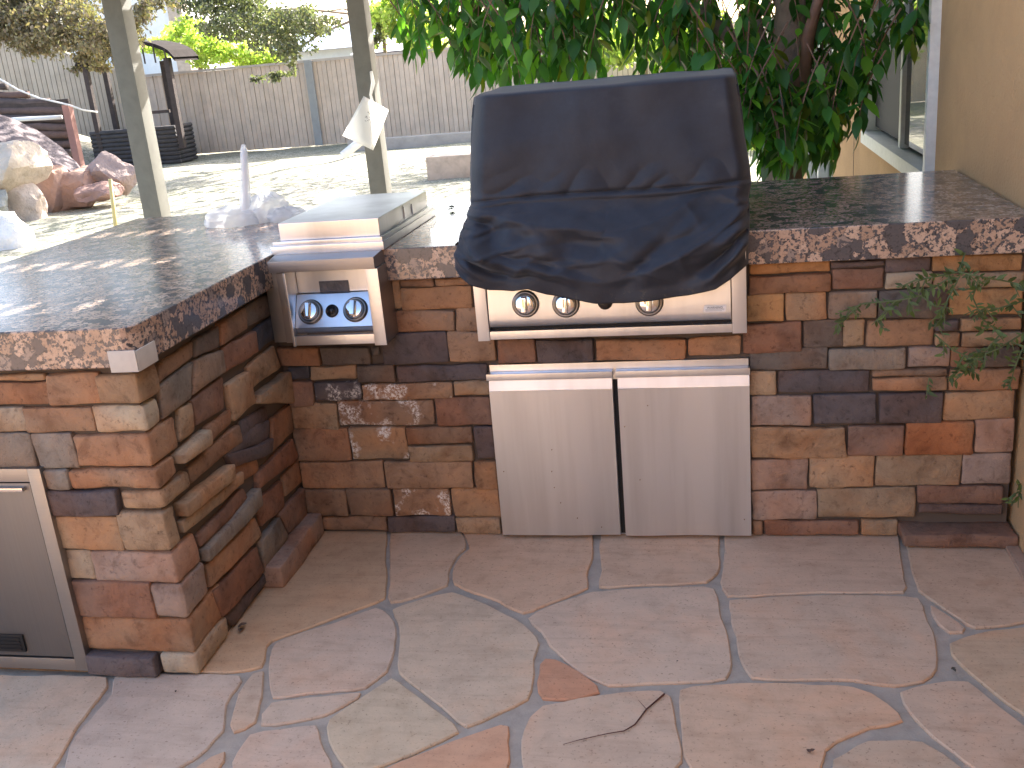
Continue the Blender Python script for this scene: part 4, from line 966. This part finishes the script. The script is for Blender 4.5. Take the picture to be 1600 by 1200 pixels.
# ------------------------------------------------------------------ fence
M['fence_post'] = mat_simple('pale_grey_blue_paint', (.32, .32, .31), .7, var=.4)
def fence_run(name, P, H, n, label, mat_col, posts=(), jit=.0):
    f = thing(name, label, 'fence', tuple(P[0]))
    a, b = Vector(P[0]), Vector(P[1]); L = (b-a); d = L.normalized(); dh = Vector((d.x, d.y, 0)).normalized(); nv = Vector((-dh.y, dh.x, 0)); up = Vector((0, 0, 1)); step = L/n
    first = None
    for i in range(n):
        p0 = a+step*i+dh*.004; p1 = a+step*(i+1)-dh*.004; off = nv*(.012 if i % 2 else 0)
        q = [p0+off, p1+off, p1+off+up*H, p0+off+up*H]; _k = random.uniform(.93, 1.05); col = tuple(c*_k for c in mat_col)
        o = MB().hexa([v+nv*.025 for v in q]+q).build('board', M['fence'], f, color=col, bevel=.003)
    MB().hexa([a+up*(H+.002)-nv*.03, b+up*(H+.002)-nv*.03, b+up*(H+.05)-nv*.03, a+up*(H+.05)-nv*.03, a+up*(H+.002)+nv*.06, b+up*(H+.002)+nv*.06, b+up*(H+.05)+nv*.06, a+up*(H+.05)+nv*.06]).build('cap_rail', M['fence'], f, color=(.5, .43, .37))
    bk = [v+nv*.045 for v in (a, b, b+up*H, a+up*H)]
    MB().hexa([v+nv*.02 for v in bk]+bk).build('backing_rail', M['core'], f)
    for t in posts:
        p = a.lerp(b, t)-nv*.03; MB().hexa([p+dh*.0-nv*.0, p+dh*.16, p+dh*.16+up*(H+.04), p+up*(H+.04), p-nv*.05, p+dh*.16-nv*.05, p+dh*.16-nv*.05+up*(H+.04), p-nv*.05+up*(H+.04)][:8]).build('fence_post', M['fence_post'], f)
    return f
YFN = 18.0
zf = -.17
fence_run('yard_fence', ((-11.9, YFN, zf), (3.4, YFN, zf)), 1.66, 150, 'long tan board fence standing across the back of the yard', (.64, .515, .41), posts=(.258, ))
fence_run('slope_fence', ((-16.6, 15.2, 2.3), (-11.95, YFN-.03, zf+.12)), 1.62, 58, 'tan board fence stepping up the slope at the far left', (.50, .42, .33), posts=(.05, .42, .985))
# low kerb and block wall in front of the fence
k0, k1 = at(560, 236, z=-.2), at(742, 224, z=-.2)
tag(box('concrete_kerb', (k0.x-.2, k0.y, -.25), (k1.x+1.5, k0.y+.25, .0), M['concrete'], bevel=.02, origin=(k0.x, k0.y, -.2)), 'long low concrete kerb across the dry yard in front of the board fence', 'kerb')
b0_, b1_ = at(668, 283, z=-.2), at(760, 283, z=-.2)
tag(box('planter_block', (b0_.x, b0_.y, -.24), (b1_.x+.8, b0_.y+.5, .12), M['pinkblock'], bevel=.03, origin=(b0_.x, b0_.y, -.2)), 'low pinkish block wall in the yard just left of the covered grill', 'low wall')

# ------------------------------------------------------------------ log wall, post, playhouse
lw = thing('log_wall', 'retaining wall of stacked weathered logs at the foot of the sloping fence', 'retaining wall', tuple(at(60, 235, y=13.2)))
for i in range(9):
    py = 238-13*i; pe = 112 if i < 6 else 112-(i-5)*34
    a, b = at(-60, py-1, y=13.2+.03*i), at(pe, py+random.uniform(-2, 2), y=13.2+.03*i)
    n = 7; pts = [a.lerp(b, t/n)+Vector((0, 0, random.uniform(-.012, .012))) for t in range(n+1)]
    MB().tube(pts, [.062+random.uniform(-.006, .006) for _ in pts], 10).build('log', M['log'], lw, smooth=True, color=random.choice([(.12, .08, .07), (.10, .075, .07), (.14, .085, .07), (.08, .065, .06)]))
_a, _b = at(-60, 240, y=13.34), at(108, 160, y=13.34)
box('dark_backing', (_a.x, 13.32, _a.z-.4), (_b.x, 13.36, at(60, 158, y=13.34).z), M['wood_dark'], lw)
a, b = at(-40, 192, y=12.9), at(96, 183, y=12.9)
tag(MB().tube([a, a.lerp(b, .5)+Vector((0, 0, .01)), b], .035, 10).build('pale_rail', M['white'], origin=a, smooth=True), 'sunlit white rail lying along the log wall at the far left', 'rail')
a, b = at(119, 232, y=12.9), at(116, 163, y=12.9)
tag(box('red_post', (a.x-.06, 12.84, a.z-.3), (a.x+.06, 12.96, b.z), mat_simple('faded_red_wood', (.34, .17, .14), .8, .4, 40, .004, var=.5), origin=(a.x, 12.9, a.z)), 'faded red wooden post at the right end of the log wall', 'post')
P = [at(-20, 112, y=12.7), at(28, 140, y=12.7), at(60, 153, y=12.7), at(108, 164, y=12.75), at(130, 172, y=12.9), at(152, 175, y=13.2)]
tag(MB().tube(P, .014, 6).build('garden_hose', M['white'], origin=P[0], smooth=True), 'thin pale cable running down over the log wall to the playhouse', 'cable')
ph = thing('log_playhouse', 'dark wooden lookout with log base, posts and curved roof behind the left pergola post', 'playhouse', (at(220, 248, y=16.3).x, 16.3, -.2))
gy = 16.3; def_l, def_r = at(160, 248, y=gy), at(280, 244, y=gy)
xa, xb = def_l.x-.15, def_r.x; za = -.2
for i in range(9):
    z = za+.045+.082*i
    MB().tube([(xa, gy, z), (xb+.02, gy, z)], .043, 8).build('log', M['log'], ph, smooth=True, color=(.065, .06, .062))
    MB().tube([(xb-.03, gy+.05, z), (xb-.03, gy+.75, z)], .042, 8).build('log', M['log'], ph, smooth=True, color=(.065, .06, .062))
box('floor_box', (xa, gy+.05, za), (xb-.08, gy+.75, za+.7), M['gapdark'], ph)
xm = at(137, 240, y=gy).x
box('dark_bin', (xm, gy+.3, za), (xa-.02, gy+1.2, za+.62), M['wood_dark'], ph)
rt = at(255, 95, y=gy).z
for px in (270,): 
    x = at(px, 140, y=gy).x; box('post', (x-.06, gy-.05, za+.3), (x+.05, gy+.06, rt+.05), M['wood_dark'], ph)
for px, yy in ((218, gy+.1), (262, gy+1.1), (140, gy), (170, gy+.8)):
    x = at(px, 140, y=yy).x; box('post', (x-.05, yy-.04, za+.3), (x+.05, yy+.05, rt+.02), M['wood_dark'], ph)
box('rail', (at(228, 178, y=gy).x, gy-.02, at(240, 178, y=gy).z), (at(266, 178, y=gy).x, gy+.03, at(240, 173, y=gy).z), M['wood_dark'], ph)
xl_, xr_ = at(120, 90, y=gy).x, at(278, 90, y=gy).x; V = []; F = []; n = 20; zt0, zt1 = at(260, 96, y=gy).z, at(215, 62, y=gy).z
for j, yy in enumerate((gy-.15, gy+.85)):
    for i in range(n+1):
        t = i/n; x = xl_+(xr_-xl_)*t; zc = zt0+(zt1-zt0)*math.sqrt(max(0, 1-(2*t-1)**2*.98)); V.append((x, yy, zc))
F = [(i, i+1, n+2+i, n+1+i) for i in range(n)]; k = len(V)
V += [(v[0], v[1], max(zt0-.02, v[2]-.07)) for v in V[:k]]; F += [(k+f[3], k+f[2], k+f[1], k+f[0]) for f in F[:n]]
F += [(i+1, i, k+i, k+i+1) for i in range(n)] + [(n+1+i, n+2+i, k+n+2+i, k+n+1+i) for i in range(n)]
mobj('curved_roof', V, F, mat_simple('dark_weathered_roof', (.032, .027, .026), .95, .4, 30, .01, var=.8, vscale=8, spec=.08), ph, smooth=False)
mb = MB()
for j in range(9):
    x = xl_+(xr_-xl_)*(.08+.84*j/8); z = zt0+(zt1-zt0)*math.sqrt(max(0, 1-(2*(.08+.84*j/8)-1)**2*.98))
    mb.box((x-.012, gy-.165, zt0-.01), (x+.012, gy-.145, z-.02))
mb.build('gable_slats', M['wood_dark'], ph)['kind'] = 'stuff'

# ------------------------------------------------------------------ boulders
def rock(cx, cy, hw, hh, Y, col, label, rot=0, dep=.8, seed=0, pw=.55, amp=.22):
    c = at(cx, cy, y=Y); sc = (c-CAM).dot(_f)/FPX; rx, rz = hw*sc, hh*sc
    bm = bmesh.new(); bmesh.ops.create_icosphere(bm, subdivisions=4, radius=1)
    rs = random.Random(seed*13+5); PL = []
    for _ in range(17):
        n_ = Vector((rs.gauss(0, 1), rs.gauss(0, 1), rs.gauss(0, 1))).normalized(); PL.append((n_, rs.uniform(.66, .98)))
    for ax_ in ((1, 0, 0), (-1, 0, 0), (0, 0, 1), (0, 0, -1), (0, -1, 0)): PL.append((Vector(ax_)+Vector((rs.uniform(-.2, .2), rs.uniform(-.2, .2), rs.uniform(-.2, .2))), 1.0))
    for v in bm.verts:
        p = v.co.normalized(); r_ = min(1.25, min(h_/max(.05, n_.dot(p)) for n_, h_ in PL))
        n1 = noise.noise(p*1.4+Vector((seed*7, seed, 3))); n2 = noise.noise(p*5+Vector((seed, seed*3, 1)))
        q = p*r_*(1+amp*.9*n1+.06*n2)
        x, z = q.x*rx, q.z*rz; a = rad(rot); v.co = Vector((x*math.cos(a)-z*math.sin(a), q.y*rx*dep, x*math.sin(a)+z*math.cos(a)))
    me = bpy.data.meshes.new('boulder'); bm.to_mesh(me); bm.free(); me.materials.append(M['rock'])
    o = bpy.data.objects.new('boulder', me); COL.objects.link(o); o.location = c; o.color = (*col, 1)
    me.polygons.foreach_set('use_smooth', [True]*len(me.polygons)); me.set_sharp_from_angle(angle=rad(24))
    return tag(o, label, 'boulder', 'boulders beside the yard')
rock(50, 240, 98, 26, 11.0, (.155, .125, .13), 'long sloping purplish grey boulder running down from the left edge', rot=-33, dep=.5, seed=2, amp=.10)
rock(172, 272, 42, 32, 10.6, (.36, .27, .24), 'rounded pinkish boulder at the right end of the rock pile', rot=8, seed=5)
rock(112, 300, 46, 36, 10.3, (.38, .235, .18), 'reddish blocky boulder in the lower middle of the rock pile', rot=6, seed=8, pw=.4)
rock(80, 306, 36, 42, 10.2, (.40, .25, .19), 'upright red brown boulder wedged behind the big tan boulder', seed=11, pw=.4)
rock(14, 264, 58, 44, 9.4, (.56, .46, .36), 'big tan boulder with a sunlit flat top at the left edge', rot=5, seed=14, pw=.38, amp=.12)
rock(36, 318, 42, 56, 9.45, (.52, .42, .34), 'tall tan boulder under the flat topped one', rot=8, seed=17, pw=.45)
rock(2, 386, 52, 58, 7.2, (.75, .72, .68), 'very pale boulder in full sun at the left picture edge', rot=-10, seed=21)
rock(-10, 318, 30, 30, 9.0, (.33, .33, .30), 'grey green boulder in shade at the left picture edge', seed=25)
rock(60, 262, 40, 20, 11.4, (.30, .27, .27), 'grey boulder in the gap between the big tan and the sloping boulders', rot=-20, seed=31)
rock(150, 300, 40, 16, 10.1, (.36, .22, .18), 'flat reddish boulder at the foot of the rounded pinkish boulder', rot=8, seed=35, pw=.4)
a, b = at(181, 356, y=7.5), at(172, 280, y=7.5)
tag(MB().tube([Vector((a.x+.03, a.y, -.22)), a, b], .022, 8).build('stake', M['yellow'], origin=a, smooth=True), 'thin yellow stake standing in the ground beside the boulders', 'stake')
a, b = at(562, 222, y=9.2), at(536, 243, y=9.0)
wp = thing('white_pipe_end', 'white pipe with a crumpled plastic bag over its end lying beyond the right pergola post', 'pipe', tuple(b))
MB().tube([a+Vector((.25, .1, .05)), a, b], .05, 10).build('pipe', M['white'], wp, smooth=True)
V, F = blob((at(518, 252, y=9).x, 9.0, -.16), .26, .16, .14, 12); mobj('bag', V, F, M['bag'], wp, smooth=True)

# ------------------------------------------------------------------ vegetation of the yard
def foliage(name, blobs, n, size, mat, par=None, droop=0, tints=((.6, 1.5),), label=None):
    V = []; F = []; T = []; tot = sum(b[3]*b[4]*b[5] for b in blobs)
    for (x, y, z, a, b, c) in blobs:
        m = int(n*a*b*c/tot); cl = [Vector((random.gauss(0, .5), random.gauss(0, .5), random.gauss(0, .5))) for _ in range(max(5, m//70))]
        for _ in range(m):
            q = random.choice(cl); g0 = .75+.5*((hash(round(q.x*999)) % 100)/100)
            p = q + Vector((random.gauss(0, .13), random.gauss(0, .13), random.gauss(0, .13)-(abs(random.gauss(0, .16))*droop)))
            if p.length > 1.25: continue
            pos = Vector((x+p.x*a, y+p.y*b, z+p.z*c)); d = Vector((random.uniform(-1, 1), random.uniform(-1, 1), random.uniform(-1, 1)-droop)); L = size*random.uniform(.6, 1.4)
            s = d.normalized().cross(Vector((random.uniform(-1, 1), random.uniform(-1, 1), random.uniform(-1, 1)))).normalized()*L*.28; d = d.normalized()*L
            k = len(V); V += [pos, pos+d*.5+s, pos+d, pos+d*.5-s]; F.append((k, k+1, k+2, k+3)); g = random.uniform(.65, 1.35)*g0; T += [(g*random.uniform(.9, 1.15), g, g*random.uniform(.8, 1.1))]*4
    o = mobj(name, V, F, mat, par, tint=T); o['kind'] = 'stuff'; return o
def pxblob(px, py, Y, hw, hh, dep):
    c = at(px, py, y=Y); sc = (c-CAM).dot(_f)/FPX; return (c.x, c.y, c.z, hw*sc, dep, hh*sc)
def tree_at(name, label, blobs, n, size, mat, base, top, r, par_label=None, droop=.6, cat='tree', limbs=()):
    t = thing(name, label, cat, tuple(base)); b, tp = Vector(base), Vector(top)
    MB().tube([b, b.lerp(tp, .4)+Vector((.05, 0, 0)), b.lerp(tp, .75), tp], [r, r*.8, r*.6, r*.3], 8).build('trunk', M['bark'], t, smooth=True)
    for q in limbs: MB().tube([b.lerp(tp, .6), Vector(q).lerp(b.lerp(tp, .6), .5)+Vector((0, 0, .1)), q], [r*.5, r*.3, r*.1], 6).build('branch', M['bark'], t, smooth=True)
    foliage('crown', blobs, n, size, mat, t, droop); return t
tree_at('pepper_tree', 'dusty brown green tree whose sunlit branches droop over the sloping fence at upper left',
        [pxblob(30, 22, 10.5, 90, 42, .9), pxblob(120, 42, 10.5, 66, 46, .8), pxblob(185, 55, 10.6, 34, 40, .6), pxblob(150, 92, 10.8, 40, 20, .4), pxblob(90, 75, 10.7, 50, 24, .4), pxblob(20, 50, 10.5, 50, 30, .5), pxblob(40, -30, 11, 120, 40, 1.2), pxblob(230, 5, 11, 30, 30, .6)], 30000, .06, M['leaf_pink'],
        at(-150, 240, y=11.5), at(-60, -160, y=11.2), .16, limbs=(tuple(at(60, 10, y=10.6)), tuple(at(150, 60, y=10.6))))
tree_at('grey_tree', 'grey green tree hanging over the middle of the board fence', 
        [pxblob(370, 22, 15.5, 62, 34, 1.0), pxblob(435, 52, 15.5, 52, 38, 1.0), pxblob(330, -10, 15.5, 70, 30, 1.0), pxblob(490, 28, 15.5, 40, 26, .8), pxblob(425, 112, 16.3, 44, 12, .3), pxblob(455, 78, 16.0, 22, 24, .4)], 15000, .07, M['leaf_far'],
        (at(572, 66, y=19.0).x, 19.0, -.2), tuple(at(556, -120, y=18.0)), .07, limbs=(tuple(at(430, 100, y=16.3)), tuple(at(360, 20, y=15.6)), tuple(at(500, 20, y=15.6))))
_gt = bpy.data.objects['grey_tree']
foliage('upper_crown', [(-5.0, 17.5, 5.6, 4.6, 4.0, 1.5), (-9.5, 16.5, 5.2, 3.0, 3.0, 1.3), (-.5, 19.0, 6.0, 3.2, 3.2, 1.4)], 8000, .17, M['leaf_far'], _gt, .2)
MB().tube([(-4.6, 19.2, 2.2), (-4.9, 18.2, 4.0), (-5.0, 17.5, 5.5)], [.07, .06, .04], 8).build('limb', M['bark'], _gt, smooth=True)
def shrub(name, label, blobs, n, size, mat): 
    t = thing(name, label, 'shrub', (blobs[0][0], blobs[0][1], -.2)); foliage('foliage', blobs, n, size, mat, t, .1)
    MB().tube([(blobs[0][0], blobs[0][1], -.2), (blobs[0][0]+.1, blobs[0][1], blobs[0][2])], [.08, .04], 6).build('stem', M['bark'], t); return t
shrub('sunlit_shrub', 'bright yellow green shrub in the sun behind the fence beside the curved playhouse roof', [pxblob(300, 60, 19.5, 34, 26, .8), pxblob(345, 78, 19.5, 44, 24, .8), pxblob(400, 88, 19.6, 44, 20, .8), pxblob(255, 70, 19.8, 26, 20, .6)], 9000, .10, M['leaf_lime'])
shrub('lime_tree', 'yellow green foliage behind the fence between the right pergola post and the leafy tree', [pxblob(632, 40, 20.5, 44, 34, 1), pxblob(675, 62, 20.5, 40, 20, .8), pxblob(620, 0, 20.5, 60, 24, 1)], 5500, .13, M['leaf_lime'])
shrub('far_bush', 'grey twiggy bush behind the fence just right of the right pergola post', [pxblob(592, 42, 21, 22, 26, .6)], 900, .12, M['leaf_far'])
shrub('fence_bush', 'green bush behind the fence seen through gaps of the leafy tree', [pxblob(1000, 60, 16, 120, 50, 1.2), pxblob(1180, 180, 13, 90, 60, 1.2)], 7000, .13, M['leaf_lime'])

# ------------------------------------------------------------------ houses beyond the fence
def far_house(name, label, x0, x1, y0, y1, ztop, ridge, mat, roofmat):
    h = thing(name, label, 'house', ((x0+x1)/2, (y0+y1)/2, -.3))
    box('wall', (x0, y0, -.4), (x1, y1, ztop), mat, h)
    ym = (y0+y1)/2; V = [(x0-.4, y0-.5, ztop+.001), (x1+.4, y0-.5, ztop+.001), (x1+.4, y1+.5, ztop+.001), (x0-.4, y1+.5, ztop+.001), (x0-.4, ym, ztop+ridge), (x1+.4, ym, ztop+ridge)]
    mobj('roof', V, [(0, 1, 5, 4), (2, 3, 4, 5), (0, 4, 3), (1, 2, 5), (3, 2, 1, 0)], roofmat, h); return h
p = at(440, 62, y=26); q = at(640, 50, y=26)
fh = far_house('far_house', 'low house with a pale blue grey roof beyond the fence behind the grey tree', at(420, 60, y=26).x, at(575, 60, y=26).x, 26, 34, at(500, 78, y=26).z, .75, M['white'], M['roofblue'])
fh2 = far_house('shed', 'small building with a bright white roof beyond the fence right of the right pergola post', at(578, 60, y=23).x, at(640, 60, y=23).x, 23, 26, at(610, 80, y=23).z, .35, mat_simple('slate_wall', (.12, .12, .2), .7), M['white'])
wh = thing('white_house', 'tall white wall of a neighbouring house behind the curved roof, with a tan corner column', 'house', tuple(at(245, 150, y=25)))
x0, x1 = at(208, 60, y=25).x, at(272, 60, y=25).x
box('wall', (x0-2.0, 25, -.4), (x1, 31, 6), M['white'], wh); box('column', (x1+.002, 24.9, -.4), (at(288, 30, y=25).x, 25.3, 6), M['pinkblock'], wh)
